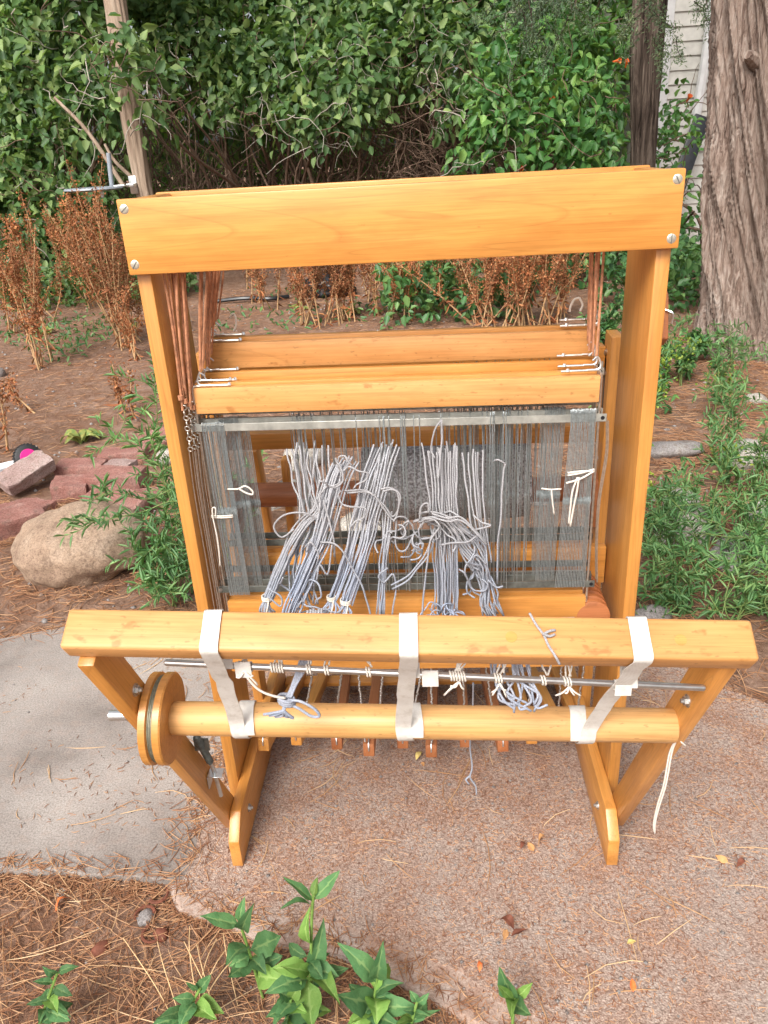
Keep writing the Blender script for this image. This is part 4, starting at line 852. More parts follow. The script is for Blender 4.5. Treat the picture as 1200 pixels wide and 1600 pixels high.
for (x0, y0, z0), (x1, y1, z1) in (((-.188,.05,.335),(-.245,.20,.105)), ((-.135,.055,.335),(-.178,.21,.105)), ((-.106,.05,.335),(-.110,.10,.12)), ((-.060,.05,.335),(-.085,.14,.12)), ((.012,.05,.335),(-.02,.15,.11)), ((.027,.05,.335),(.0235,.10,.115)), ((.084,.05,.335),(.092,.17,.10)), ((.125,.055,.335),(.152,.16,.105)), ((.205,.05,.335),(.222,.17,.10)), ((.26,.05,.335),(.285,.18,.10)), ((.30,.05,.335),(.322,.18,.10))):
    bead_chain((x0,y0,z0), (x1,y1,z1), 46)
# rear frame
for s in (-1, 1):
    pst = board('rear_post', (s*.3565, .285, .02), (s*.3565, .240, .880), .048, .0205, (0, 1, 0), w_, loom)
    MB().box(s*.3565-.0106, s*.3565+.0106, .243, .253, .735, .835).build('slot', M_['black_plastic'], pst)
    for z in (.846, .808): MB().tube([(s*.3485, .250, z), (s*.343, .250, z), (s*.3405, .250, z)], [.006, .0075, .004], 12).build('knob', M_['steel'], pst, smooth='auto')
    MB().tube([(s*.3460, .258, .645), (s*.3445, .258, .645)], .005, 12).build('screw', M_['zinc'], pst)
board('back_beam', (-.345, .262, .8365), (.345, .262, .8300), .052, .034, (0, 0, 1), w_, loom)
board('rear_rail', (-.345, .275, .698), (.345, .275, .690), .032, .020, (0, 0, 1), w_, loom)
for s in (-1, 1):
    mb = MB(); yz = [(.225,.518), (.25,.512), (.275,.53), (.275,.60), (.26,.625), (.235,.605)]
    mb.prism(yz, *sorted((s*.335, s*.347))); rb_ = mb.build('bearing_block', M_['wood_red'], loom, bevel=.002)
    MB().tube([(s*.336, .245, .575), (s*.3315, .245, .575)], [.007, .004], 12).build('bolt', M_['steel'], rb_, smooth='auto')
MB().tube([(-.333, .30, .574), (.333, .30, .566)], .0245, 28).build('warp_roller', M_['wood_red'], loom, smooth='auto')
# slanted rear braces at the left
for x, a, b in ((-.318, (.36,.655), (.46,.16)), (-.272, (.44,.60), (.40,.16))):
    board('rear_brace', (x, a[0], a[1]), (x, b[0], b[1]), .040, .018, (0, 1, 0), w_, loom, .006)
# wooden wing lever outside the right upright
mb = MB(); mb.prism([(.035,.915), (.055,.900), (.075,.965), (.075,.985), (.055,.975)], .373, .385); wl_ = mb.build('side_lever', M_['wood_red'], loom, bevel=.002)
MB().tube(catmull([(.379,.045,.955), (.389,.04,.950), (.390,.045,.935)], 4), .0015, 6).build('hook', M_['zinc'], wl_)
# roll of speckled cloth on the warp roller
mb = MB(); n = 64; prof_x = np.linspace(-.095, .225, 26); V = []; F = []
for i, x in enumerate(prof_x):
    for j in range(n):
        a = 2*math.pi*j/n; r_ = .060+.003*noise.noise(Vector((x*14, math.cos(a)*2, math.sin(a)*2)))+.0022*noise.noise(Vector((x*90, math.cos(a)*9, math.sin(a)*9)))
        V.append((x, .30+math.cos(a)*r_, .590+math.sin(a)*r_*1.25))
for i in range(25):
    for j in range(n): F.append((i*n+j, i*n+(j+1) % n, (i+1)*n+(j+1) % n, (i+1)*n+j))
mb.v = V; mb.f = F+[tuple(range(n)), tuple(25*n+j for j in range(n))]
tag(mb.build('cloth_roll', M_['speckled_cloth'], smooth='auto'), 'roll of speckled dark grey cloth wound on the rear roller', 'cloth')

# ------------------------------------------------------------------ yarn
def strand_path(pts, off, k=5, wob=.0012, top=1.7):
    P = catmull(pts, k); n = len(P); ph = random.uniform(0, 9); out = []
    for i, p in enumerate(P):
        f = i/(n-1); sc = (1+(top-1)*(1-f)**2)
        w = Vector((noise.noise(Vector((p.z*30, ph, 0))), noise.noise(Vector((p.z*30, ph, 5))), noise.noise(Vector((p.z*22, ph, 9)))*.5))*wob*2.2
        out.append(p+off*sc+w)
    return out
YR = .00155
names = ['knotted yarn bundle tied off with white string, leftmost of the yarn', 'thick blue-grey yarn bundle slanting down left of the two thin tied ones', 'thin straight yarn bundle tied with white, left of its twin', 'thin straight yarn bundle tied with white, right of its twin',
         'broad straight sheaf of yarn right of the middle strap', 'few loose yarns hanging right of the broad sheaf', 'thick twisted yarn bundle slanting down to the right', 'slim bundle of yarn hanging left of the middle strap', 'loose drooping yarns fallen in folds near the left end']
order = [0, 1, 2, 3, 4, 5, 6, 7, 8]
for bi, (n, spread, pts) in enumerate(BUNDLES):
    mb = MB(); n = int(n*1.25)
    for i in range(n):
        a = i*2.399; r_ = spread*math.sqrt((i+.5)/n)
        off = Vector((math.cos(a)*r_, math.sin(a)*r_*.45, random.gauss(0, .003)))
        P = strand_path(pts, off, 5, .0014 if bi not in (6, 8) else .0045, 1.5)
        if bi == 6:        # loosely plied
            P = [p+Vector((math.sin(j*.55+a), 0, 0))*.004 for j, p in enumerate(P)]
        mb.tube(P, YR*random.uniform(.9, 1.1), 6)
    e = Vector(pts[-1])
    if bi in (0, 2, 3):    # tie and cut fringe
        for i in range(n):
            d = Vector((random.gauss(-.004, .008), random.gauss(-.004, .003), -.022))
            mb.tube(catmull([e+Vector((random.gauss(0, .003), random.gauss(0, .002), .004)), e+d*.5+Vector((random.gauss(0, .004), -.004, 0)), e+d], 3), YR, 6)
    o = tag(mb.build('yarn_bundle', M_['yarn_blue'] if bi in (1, 2, 3) else M_['yarn'], smooth=True), names[bi], 'yarn', 'yarn hanging from the heddles')
    if bi in (0, 2, 3):
        t = MB()
        for q in range(3): t.ring(e+Vector((0, 0, .002+.0028*q)), (.1, 0, 1), spread*.75, .0013, 14, 5)
        t.tube(catmull([e+Vector((.004, -.006, .004)), e+Vector((.002, -.010, -.008)), e+Vector((-.004, -.011, -.024))], 4), .0013, 5)
        t.build('tie', M_['cotton'], o, smooth=True)
snames = ['yarn loop sticking out left of the leftmost bundles', 'wide yarn loop crossing the twin tied bundles', 'single yarn arching down right over the tied bundles', 'short single yarn hanging by the thick slanting bundle', 'single yarn draped over the front heddle bar', 'short yarn loop behind the yarn draped over the heddle bar', 'long single yarn hanging alone at the right', 'yarn end bent over at the top of the lone right yarn', 'single yarn bowing left of the broad sheaf', 'yarn swinging up from the slim bundle to the tangle', 'looped loose yarn end on the slim bundle', 'yarn loop around the loose right yarns', 'yarn crossing the top of the broad sheaf', 'yarn wrapped across the middle of the broad sheaf', 'small upright yarn loop beside the tangle', 'tiny yarn curl under the tangle', 'yarn dangling in a bow below the tangle', 'yarn loop at the foot of the leftmost bundle', 'yarn loop in the fallen folds', 'yarn curl in the drooping yarns', 'curled yarn beside the twisted bundle', 'yarn end poking right of the twisted bundle']
for si, pts in enumerate(STRANDS):
    mb = MB(); mb.tube(strand_path(pts, Vector((0, -.004, 0)), 6, .001, 1), YR, 6)
    if si in (1, 9, 12): mb.tube(strand_path(pts, Vector((.001, -.007, -.004)), 6, .002, 1), YR, 6)
    tag(mb.build('yarn', M_['yarn'], smooth=True), snames[si], 'yarn', 'loose single yarns')
def tangle(c, r, n, label, mat='yarn', L=.12, yr=YR):
    mb = MB(); c = Vector(c)
    for i in range(n):
        p = c+Vector((random.gauss(0, r.x*.6), random.gauss(0, r.y*.5), random.gauss(0, r.z*.6))); pts = [p]
        d = Vector((random.gauss(0, 1), random.gauss(0, .4), random.gauss(0, 1))).normalized(); turn = random.choice((-1, 1))
        for j in range(random.randint(6, 11)):
            if random.random() < .35: turn = -turn
            a = turn*random.uniform(.1, 1.0); d = Matrix.Rotation(a, 3, 'Y') @ d
            q = c-pts[-1]; d = (d+Vector((q.x/r.x, q.y/r.y*.5, q.z/r.z))*.18+Vector((0, random.gauss(0, .25), -.22))).normalized(); pts.append(pts[-1]+d*random.uniform(.006, .014))
        mb.tube(catmull(pts, 3), yr, 5)
    return tag(mb.build('yarn_tangle', M_[mat], smooth=True), label, 'yarn')
V3 = Vector
tangle((-.098,-.006,.727), V3((.022,.008,.03)), 5, 'snarl of yarn loops at the head of the thick slanting bundle')
tangle((.010,-.006,.645), V3((.032,.008,.020)), 8, 'snarled yarn clump left of the broad sheaf')
tangle((-.165,-.03,.548), V3((.030,.010,.04)), 7, 'heap of snarled yarn behind the left strap top')
tangle((.052,-.028,.503), V3((.018,.006,.014)), 12, 'frayed snarl at the foot of the broad sheaf', 'yarn_blue', yr=.0012)
tangle((-.022,-.004,.650), V3((.018,.008,.026)), 4, 'small yarn knot beside the slim bundle')
tangle((.100,-.03,.585), V3((.02,.008,.03)), 5, 'yarn snarl on the twisted bundle')
# yarn below and on the breast beam
def lone(label, paths, mat='yarn', r=YR, name='yarn'):
    mb = MB()
    for p in paths: mb.tube(catmull(p, 6), r, 6)
    return tag(mb.build(name, M_[mat], smooth=True), label, 'yarn')
zb = lambda x: bl.z+(brr.z-bl.z)*(x+.38)/.76
def onbeam(x, f, h=.0022): q = Vector((x, -.3885, zb(x)))+bt*f+bn*h; return tuple(q)
lone('short piece of yarn lying across the breast beam', [[onbeam(.140,-.0255), onbeam(.146,-.012), onbeam(.153,.0), onbeam(.157,.012), onbeam(.163,.024), onbeam(.168,.030,-.006)], [onbeam(.152,.0,.004), onbeam(.160,-.004,.004), onbeam(.166,-.006)], [onbeam(.152,.0,.005), onbeam(.159,.002,.004), onbeam(.165,-.001)]])
pb = [(-.150+.004*i, -.30, .655) for i in range(5)]
paths = [[(-.125+.0035*i, -.27+.002*(i % 3), .66), (-.130+.003*i, -.31, .625), (-.140+.001*i, -.34, .600), (-.147+.001*i, -.352, .588)] for i in range(6)]
paths += [[(-.146,-.354,.588), (-.150,-.362,.578), (-.165+.006*i,-.358,.570-.002*i), (-.178+.007*i,-.352,.563-.002*(i % 3))] for i in range(5)]
paths += [[(-.146,-.356,.588), (-.128,-.362,.590), (-.112,-.362,.578), (-.108,-.36,.566), (-.118,-.36,.566), (-.132,-.36,.578), (-.146,-.358,.584)]]
kb = lone('blue yarn knot with a loop tied on below the rod left of centre', paths, 'yarn_blue', .0018, 'yarn_knot')
t = MB(); [t.ring((-.147,-.354,.589-.003*q), (.3,.2,1), .0095, .0022, 14, 6) for q in range(3)]; t.build('knot', M_['yarn_blue'], kb, smooth=True)
paths = []
for i in range(13):
    x = .108+.0030*i; paths.append([(x, -.30, .63+random.gauss(0, .006)), (x+random.gauss(0, .006), -.345, .612), (x+.006+random.gauss(0, .008), -.366, .592+random.gauss(0, .006)), (x+.010+random.gauss(0, .01), -.366, .577+random.gauss(0, .008))])
lone('fringed tuft of grey-blue yarn ends hanging over the rod right of centre', paths, 'yarn_blue', .0015, 'yarn_tuft')
lone('yarn end dangling below the roller right of the middle strap', [[(.083,-.28,.55), (.083,-.262,.49), (.080,-.25,.42), (.083,-.245,.375), (.080,-.245,.355), (.088,-.245,.338), (.089,-.245,.322)], [(.080,-.245,.358), (.074,-.246,.352), (.078,-.246,.343)]], 'yarn', .0013)
# white string
def string(label, paths, r=.0013):
    mb = MB()
    for p in paths: mb.tube(catmull(p, 6), r, 6)
    return tag(mb.build('string', M_['cotton'], smooth=True), label, 'string', 'white cotton ties')
def rodp(x, dy=0, dz=0): q = r0.lerp(r1, (x-r0.x)/(r1.x-r0.x)); return (q.x, q.y+dy, q.z+dz)
for x, n_, lab in ((-.196,4,'white string wound on the rod beside the left strap'), (-.158,5,'white string wound on the rod above the blue knot'), (-.116,2,'white string on the rod, first right of the blue knot'), (-.095,2,'white string on the rod, second right of the blue knot'), (-.046,2,'white string on the rod just left of the middle strap'),
                   (.052,6,'thick white string winding on the rod right of the middle strap'), (.104,3,'white string with knotted ends on the rod left of the yarn tuft'), (.158,2,'white string with a long tail on the rod right of the yarn tuft'), (.184,3,'white bow-tied string on the rod nearest the right strap')):
    mb = MB()
    for i in range(n_): mb.ring(rodp(x+.0032*i), (1, .15, .1), .0054, .0012, 14, 5)
    e = Vector(rodp(x+.0016*n_))
    for i in range(2 if n_ < 3 else n_):
        mb.tube(catmull([e+V3((random.gauss(0,.003), .004, .004)), e+V3((random.gauss(.002,.004), .015, .016)), e+V3((random.gauss(.002,.006), .035, .034))], 4), .0012, 5)
    if n_ in (3, 4, 6):
        for i in range(4):
            d = random.choice((-1, 1))*random.uniform(.004, .018)
            mb.tube(catmull([e+V3((0, -.006, -.003)), e+V3((d*.5, -.009, -.009)), e+V3((d, -.008, -.014+random.gauss(0, .004)))], 4), .0012, 5)
    tag(mb.build('string', M_['cotton'], smooth=True), lab, 'string', 'white cotton ties')
string('white string running from the rod by the left strap to the blue knot', [[rodp(-.192,-.005,-.004), (-.178,-.364,.612), (-.163,-.362,.600), (-.147,-.358,.592)]], .0016)
yf_ = HY[0]-.0075
string('white string tied round the left heddle bundle with a long tail', [[(-.326,yf_,.654), (-.31,yf_-.002,.653), (-.290,yf_,.653)], [(-.326,yf_,.651), (-.31,yf_-.002,.650), (-.290,yf_,.650)], [(-.3185,yf_-.003,.652), (-.316,yf_-.004,.668), (-.321,yf_-.004,.668), (-.3225,yf_-.004,.650), (-.321,yf_-.004,.62), (-.3215,yf_-.004,.59), (-.324,yf_-.003,.560)]])
string('white string loop on the second left heddle bundle', [[(-.292,yf_,.700), (-.275,yf_-.003,.701), (-.262,yf_-.004,.706), (-.252,yf_-.004,.698), (-.252,yf_-.004,.691), (-.262,yf_-.004,.694), (-.272,yf_-.004,.701)]], .0016)
string('white string tied round the right heddle bundle with two long tails', [[(.251,yf_,.705), (.27,yf_-.002,.709), (.292,yf_,.714)], [(.251,yf_,.709), (.27,yf_-.002,.712), (.292,yf_,.711)], [(.292,yf_,.711), (.270,yf_-.004,.700), (.248,yf_-.005,.694)], [(.266,yf_-.004,.703), (.259,yf_-.005,.68), (.257,yf_-.005,.65), (.256,yf_-.004,.622)], [(.268,yf_-.004,.703), (.266,yf_-.005,.68), (.262,yf_-.005,.65), (.2585,yf_-.004,.617)]], .0017)
string('white string tied round the inner right heddle bundle', [[(.211,yf_,.684), (.225,yf_-.003,.683), (.242,yf_,.682)], [(.226,yf_-.003,.684), (.228,yf_-.005,.665), (.232,yf_-.004,.640)]], .0014)
string('white string looped round the right arm and dangling', [[(.3495,-.235,.455), (.360,-.262,.440), (.3725,-.262,.425), (.3735,-.235,.410)], [(.360,-.262,.437), (.352,-.264,.415), (.349,-.266,.36), (.345,-.264,.32), (.3435,-.262,.285), (.346,-.260,.262)], [(.360,-.262,.437), (.355,-.264,.415), (.352,-.266,.36), (.348,-.264,.32), (.3455,-.262,.285), (.3475,-.260,.258)]])
string('curled cotton end on the second cords of the left harness ends', [[(-.275,.13,.955), (-.268,.128,.962), (-.264,.127,.955), (-.266,.127,.942), (-.270,.128,.936)]], .0016)
string('curled cotton end on the rear cords at the right harness ends', [[(.272,.128,.962), (.264,.126,.960), (.259,.126,.950), (.258,.126,.942)], [(.272,.128,.962), (.277,.126,.952), (.274,.126,.942)]], .0018)

# ------------------------------------------------------------------ stones, bricks, odds and ends
def lump(name, c, rad, mat, label, cat, rot=(0,0,0), seed=0, amp=.16, freq=2.2, sub=4, group=None, flat=None):
    bm = bmesh.new(); bmesh.ops.create_icosphere(bm, subdivisions=sub, radius=1)
    for v in bm.verts:
        p = v.co.copy(); f = 1+amp*noise.fractal(p*freq*.5+Vector((seed*3.1, seed*1.7, seed)), 1, 2, 3)+amp*.35*noise.noise(p*freq*2+Vector((seed, 0, 0)))
        if flat: p.z = max(-flat, min(flat, p.z))
        v.co = Vector((p.x*rad[0], p.y*rad[1], p.z*rad[2]))*f
    me = bpy.data.meshes.new(name); bm.to_mesh(me); bm.free()
    me.polygons.foreach_set('use_smooth', np.ones(len(me.polygons), dtype=bool)); me.materials.append(M_[mat])
    from mathutils import Euler
    o = link(bpy.data.objects.new(name, me), Matrix.Translation(Vector(c)) @ Euler([R(a) for a in rot]).to_matrix().to_4x4())
    return tag(o, label, cat, group)
lump('boulder', (-1.105, 1.09, .075), (.205, .17, .135), 'boulder', 'large rounded tan boulder in front of the brick pile', 'boulder', (0, -8, -12), 2, .20, 1.5, 5)
def brick(c, size, rot, mat, label, seed):
    bm = bmesh.new(); bmesh.ops.create_cube(bm, size=1)
    bmesh.ops.subdivide_edges(bm, edges=bm.edges, cuts=9, use_grid_fill=True)
    for v in bm.verts:
        p = v.co
        q = Vector((p.x*size[0], p.y*size[1], p.z*size[2])); n_ = noise.noise_vector(q*13+Vector((seed*5, 0, 0)))*.0065+noise.noise_vector(q*48+Vector((0, seed*3, 0)))*.0045
        k_ = sum(1 for a in p if abs(a) > .49)
        v.co = q*(1-.022*(k_ == 2)-.05*(k_ == 3))+n_
    me = bpy.data.meshes.new('brick'); bm.to_mesh(me); bm.free()
    me.polygons.foreach_set('use_smooth', np.ones(len(me.polygons), dtype=bool)); me.set_sharp_from_angle(angle=R(45)); me.materials.append(M_[mat])
    from mathutils import Euler
    o = link(bpy.data.objects.new('brick', me), Matrix.Translation(Vector(c)) @ Euler([R(a) for a in rot]).to_matrix().to_4x4())
    return tag(o, label, 'brick', 'pile of old pink bricks')
BR = [((-1.615,1.87,.085), (.215,.095,.062), (20,-14,52), 'sandstone_pale', 'pale worn brick leaning on the pile beside the toy wheel'),
      ((-1.46,2.03,.03), (.20,.11,.062), (0,2,2), 'sandstone', 'flat pink brick at the back of the pile, right of the leaning brick'),
      ((-1.245,1.86,.045), (.225,.11,.075), (3,0,-3), 'sandstone', 'long pink brick lying on top at the right of the pile'),
      ((-1.405,1.745,.035), (.13,.11,.07), (4,6,12), 'sandstone', 'short broken brick with a dark end in the middle of the pile'),
      ((-1.52,1.68,.0), (.15,.10,.06), (0,0,-20), 'sandstone', 'low pink brick under the leaning brick'),
      ((-1.475,1.40,.02), (.17,.125,.08), (6,4,40), 'sandstone', 'pink brick apart at the far left, nearest the viewer'),
      ((-1.16,1.62,.045), (.23,.12,.065), (10,6,-16), 'sandstone', 'pink brick half behind the boulder and under weeds'),
      ((-1.35,2.22,.01), (.20,.10,.06), (0,0,10), 'sandstone', 'pink brick behind the long top brick, under the weeds'),
      ((-1.26,2.38,.02), (.15,.12,.06), (14,0,30), 'sandstone', 'tilted pink slab at the back beside the loom upright'),
      ((-1.30,2.04,.02), (.12,.09,.055), (0,0,-8), 'sandstone_pale', 'small pale brick piece between two pink bricks'),
      ((-1.08,1.74,.01), (.10,.10,.05), (0,8,25), 'sandstone', 'brick end showing right of the long top brick'),
      ((-1.60,1.70,-.005), (.12,.09,.05), (0,0,30), 'sandstone', 'half buried brick below the toy')]
for i, (c, sz, rt, mt, lb) in enumerate(BR): brick(V3(c)-(V3((0,0,0)) if i == 5 else V3((-.01,.06,.012)) if i == 3 else V3((-.02,.12,.012))), sz, rt, mt, lb, i+1)
RK = [((-1.11,2.02,.02), (.045,.04,.035), 'limestone', 'white stone beside the left upright at the back of the bricks'), ((1.28,1.83,.01), (.10,.08,.06), 'limestone', 'white rock at the right edge behind the weeds'),
      ((1.02,1.96,-.005), (.15,.08,.035), 'greystone', 'flat grey stone right of the right upright'), ((.90,1.44,.0), (.05,.045,.06), 'greystone', 'small upright grey stone among the right weeds'),
      ((.86,1.20,.02), (.10,.09,.075), 'limestone', 'pale rock hidden by weeds beside the right upright'), ((.99,1.04,.0), (.12,.09,.06), 'greystone', 'flat pinkish rock under the right weeds'),
      ((.90,1.36,.03), (.06,.05,.05), 'limestone', 'white rock above the hidden pale rock'), ((1.15,1.30,.01), (.08,.06,.045), 'limestone', 'pale stone under the rightmost weeds'),
      ((-.50,1.98,.02), (.11,.08,.07), 'limestone', 'white rock seen through the heddles at left'), ((-.56,1.62,-.01), (.16,.07,.02), 'limestone', 'flat white slab seen through the loom below the white rock'),
      ((.10,1.5,.0), (.12,.09,.06), 'limestone', 'pale rock seen under the cloth roll'), ((.45,1.55,.0), (.10,.08,.05), 'greystone', 'grey rock seen through the right heddles'), ((-.2,1.35,-.01), (.1,.08,.04), 'limestone', 'low white rock seen low through the loom'),
      ((-2.75,3.7,.0), (.07,.06,.05), 'greystone', 'dark grey stone in the soil at the far left'), ((.43,5.85,.02), (.10,.08,.07), 'greystone', 'crumpled grey lump behind the loom top opening'), ((.36,5.2,.0), (.07,.06,.05), 'greystone', 'small grey stone behind the raised harness'),
      ((.62,.70,-.01), (.06,.05,.04), 'greystone', 'grey stone seen under the breast beam at the right'), ((1.62,2.6,-.01), (.05,.05,.035), 'limestone', 'small white stone near the juniper foot')]
for i, (c, rd, mt, lb) in enumerate(RK): lump('rock', c, rd, mt, lb, 'rock', (random.uniform(-8, 8), random.uniform(-8, 8), random.uniform(0, 180)), i+3, .22, 2.6, 3, 'loose rocks')
# toy with a pink-hubbed wheel
toy = thing('toy_car', 'white toy with one black tyre and pink hub beside the bricks', 'toy', (-1.72, 1.78, 0))
wc = Vector((-1.635, 1.86, .098)); wa = Vector((.62, -.70, .36)).normalized(); wh = MB().tube([wc-wa*.022, wc-wa*.016, wc+wa*.016, wc+wa*.022], [.046, .054, .054, .046], 30).build('wheel', M_['tyre'], toy, smooth='auto')
mb = MB()
u1 = wa.orthogonal().normalized(); u2 = wa.cross(u1)
for i in range(26):
    a = 2*math.pi*i/26; d = u1*math.cos(a)+u2*math.sin(a); q = wc+d*.0545; s_ = wa.cross(d)
    Mx = Matrix((s_, wa, d)).transposed().to_4x4(); Mx.translation = q; mb.box(-.0026, .0026, -.018, .018, -.002, .003, M=Mx)
mb.build('tread', M_['tyre'], wh)
mb = MB().tube([wc+wa*.0215, wc+wa*.0235, wc+wa*.0215, wc+wa*.017], [.034, .032, .027, .006], 24); rim = mb.build('rim', M_['pink_plastic'], wh, smooth='auto')
for i in range(5):
    a = 2*math.pi*i/5; q = wc+(u1*math.cos(a)+u2*math.sin(a))*.014+wa*.0205; MB().tube([q-wa*.001, q+wa*.0016], .0028, 8).build('hole', M_['black_plastic'], rim)
mb = MB()
for p, q, r_ in (((-1.68,1.85,.075), (-1.81,1.78,.045), .018), ((-1.70,1.76,.045), (-1.81,1.72,.02), .022), ((-1.66,1.75,.05), (-1.74,1.74,.04), .024)): mb.tube(catmull([p, (Vector(p)+Vector(q))/2+V3((0,0,.01)), q], 4), r_, 8)
mb.build('body', M_['white_plastic'], toy, smooth='auto')
MB().tube(catmull([(-1.76,1.73,.05), (-1.74,1.66,.01), (-1.77,1.64,-.01)], 5), .014, 8).build('handle', M_['white_plastic'], toy, smooth='auto')
# black bag far behind the castle opening, a hose end, scraps
lump('black_bag', (-.83, 6.2, .07), (.23, .16, .11), 'black_plastic', 'black plastic bag on the soil behind the loom top opening', 'bag', seed=9, amp=.3, freq=4, sub=4)
tag(MB().tube(catmull([(-1.9,6.0,.01), (-1.6,6.05,.02), (-1.35,6.0,.015), (-1.2,6.1,.01)], 6), .018, 7).build('hose', M_['black_plastic'], smooth='auto'), 'black hose end lying left of the black bag', 'hose')
tag(MB().tube([(-.015,1.62,.10), (-.012,1.62,.125), (-.010,1.62,.15)], [.012,.02,.012], 10).build('bottle_cap', M_['blue_plastic'], smooth='auto'), 'small blue scrap seen through the heddles', 'scrap')

# ------------------------------------------------------------------ plants
def leaf_object(base, tip, w, mat, parent, nrm=(0, -.35, .9), sag=.10, fold=.22, size=1.0):
    b, t = Vector(base), Vector(tip); d = t-b; L = d.length; d.normalize(); n = Vector(nrm)+V3((random.gauss(0,.25), random.gauss(0,.2), 0)); s = d.cross(n).normalized(); up = s.cross(d)
    k_ = random.uniform(.75, 1.12)*size; L *= k_; w *= random.uniform(.8, 1.15)*k_; sag *= random.uniform(-.3, 2.2); fold *= random.uniform(.2, 1.5)
    prof = [(0,.05), (.06,.14), (.13,.45), (.22,.78), (.32,.97), (.43,1.0), (.54,.93), (.65,.77), (.75,.58), (.84,.38), (.92,.19), (.97,.08), (1,.015)]
    V = []; F = []; rib = []; bend = random.gauss(0, .06); ph = random.uniform(0, 6)
    for i, (f, h) in enumerate(prof):
        c = b+d*L*f+up*(math.sin(f*math.pi)*L*sag-(f**2)*L*.05)+s*(bend*L*f*f)
        e = w*.5*h*(1+.05*math.sin(i*2.6+ph))
        for a in (-1, -.66, -.33, -.05, .05, .33, .66, 1):
            wv = .05*w*math.sin(i*1.3+ph+(2 if a > 0 else 0))*abs(a)
            V.append(tuple(c+s*e*a+up*(abs(a)*e*fold*2+wv+(.012*w if i % 2 and .2 < abs(a) < .9 else 0)))); rib.append(1.0 if abs(a) < .1 else (.86 if i % 3 == 0 and abs(a) < .9 else 0.0))
    for i in range(len(prof)-1):
        for j in range(7): F.append((i*8+j, i*8+j+1, i*8+j+9, i*8+j+8))
    me = np_mesh('leaf', V, F, True); me.materials.append(M_[mat])
    me.attributes.new('rib', 'FLOAT', 'POINT').data.foreach_set('value', rib)
    return link(bpy.data.objects.new('leaf', me), None, parent)
slab_l = ['tall broad-leaved sprout at the bottom centre, tallest of the sprouts', 'dark broad-leaved sprout left of the tallest sprout', 'bushy broad-leaved sprout on the kerb right of the tallest sprout', 'small bright sprout alone at the bottom right of centre', 'shadowy leafy sprout in the bottom left corner', 'low broad-leaved sprout between the corner and the tallest sprout', 'low sprout at the very bottom just left of the tallest one', 'small-leaved sprout on the kerb at the bottom, right of the bushy one']
for i, (stem, leaves) in enumerate(SPROUTS):
    b = stem[0]; t = thing('sprout', slab_l[i], 'plant', (b[0], b[1], -.02), 'broad-leaved sprouts along the walk edge')
    MB().tube(catmull([(b[0]+.004, b[1], -.03)]+list(stem), 5), .0022, 7).build('stem', M_['sprout_stem'], t, smooth='auto')
    for bb, tp, w, li in leaves: leaf_object(bb, tp, w, 'sprout_light' if li else 'sprout_dark', t, size=1.22 if i < 3 else 1.0)
    if i != 3:
        for q in range(9 if i in (0, 2) else 5):
            f = random.uniform(.0, .55); p = V3(stem[0]).lerp(V3(stem[-1]), f); p.z = max(p.z, .01); a = random.uniform(0, 6.28); L = random.uniform(.035, .06)
            leaf_object(p, p+V3((math.cos(a)*L, math.sin(a)*L*.8, random.uniform(-.25, .35)*L)), L*.55, random.choice(('sprout_dark', 'sprout_dark', 'sprout_light')), t)
# feathery narrow-leaved weeds
def weed(stems, label, group, n=70, L=.042, W=.0065, mat='weed', side=2, name='weed'):
    """one plant: several stalks from one root, narrow leaves all along them"""
    s0 = Vector(stems[0][0]); g = Vector((s0.x, s0.y, gz(s0.x, s0.y)))
    t = thing(name, label, 'weed', g, group); sp = []; Bp = []; D = []; N = []; LL = []
    for stem in stems:
        P = catmull([g+V3((random.gauss(0,.006), random.gauss(0,.006), 0))]+[Vector(p) for p in (stem if stem[0][2] > .02 else stem[1:])], 8)
        sp.append((P, .0024, .0010, 5)); pts = [(p, i/len(P)) for i, p in enumerate(P)]
        for k_ in range(side):
            j = random.randrange(len(P)//3, len(P)-2); q = wander(P[j], (random.gauss(0, 1), random.gauss(-.2, .7), random.gauss(.4, .5)), random.uniform(.05, .13), 6, .15)
            sp.append((q, .0015, .0008, 4)); pts += [(p, .6+.4*i/7) for i, p in enumerate(q)]
        P2 = [p for p, f in pts if f > .16]
        for i in range(n):
            j = random.randrange(len(P2)); p = P2[j]; q = P2[min(j+1, len(P2)-1)]; dr = (q-P2[max(0, j-1)]); dr = dr.normalized() if dr.length > 0 else V3((0,0,1))
            r_ = V3((random.gauss(0,1), random.gauss(0,1), random.gauss(0,1))).normalized(); out = (r_-dr*r_.dot(dr)).normalized()
            Bp.append(p.lerp(q, random.random()) if (q-p).length < .05 else p); D.append(out*.9+dr*.75+V3((0,0,.05))); N.append(V3((random.gauss(0,.3), -.3, .9))); LL.append(L*random.uniform(.55, 1.25))
    branches('stalks', 'weed_stem', t, sp, 'stuff')
    LL = np.array(LL); foliage('leaves', [leaf_arrays([tuple(a) for a in Bp], [tuple(a) for a in D], [tuple(a) for a in N], LL, W*(LL/L)*1.0+.001, .3)], mat, t, 'stuff')
    return t
def tuft(x, y, h, k_, lean=.06): return [[(x, y, 0), (x+random.gauss(0,lean*.6), y+random.gauss(0,lean*.6), h*.5*random.uniform(.8,1.2)), (x+random.gauss(0,lean*1.6), y+random.gauss(-.02,lean*1.4), h*random.uniform(.75,1.15))] for i in range(k_)]
WL = [('feathery weed with long stalks reaching left across the boulder', [0, 1]), ('feathery weed at the foot of the left upright, right of the boulder', [2, 3, 9, 10]), ('feathery weed between the boulder and the left upright', [4, 11]), ('feathery weed in front of the bricks beside the left upright', [5, 6]), ('tall feathery weed rising beside the left upright above the bricks', [7, 8, 12])]
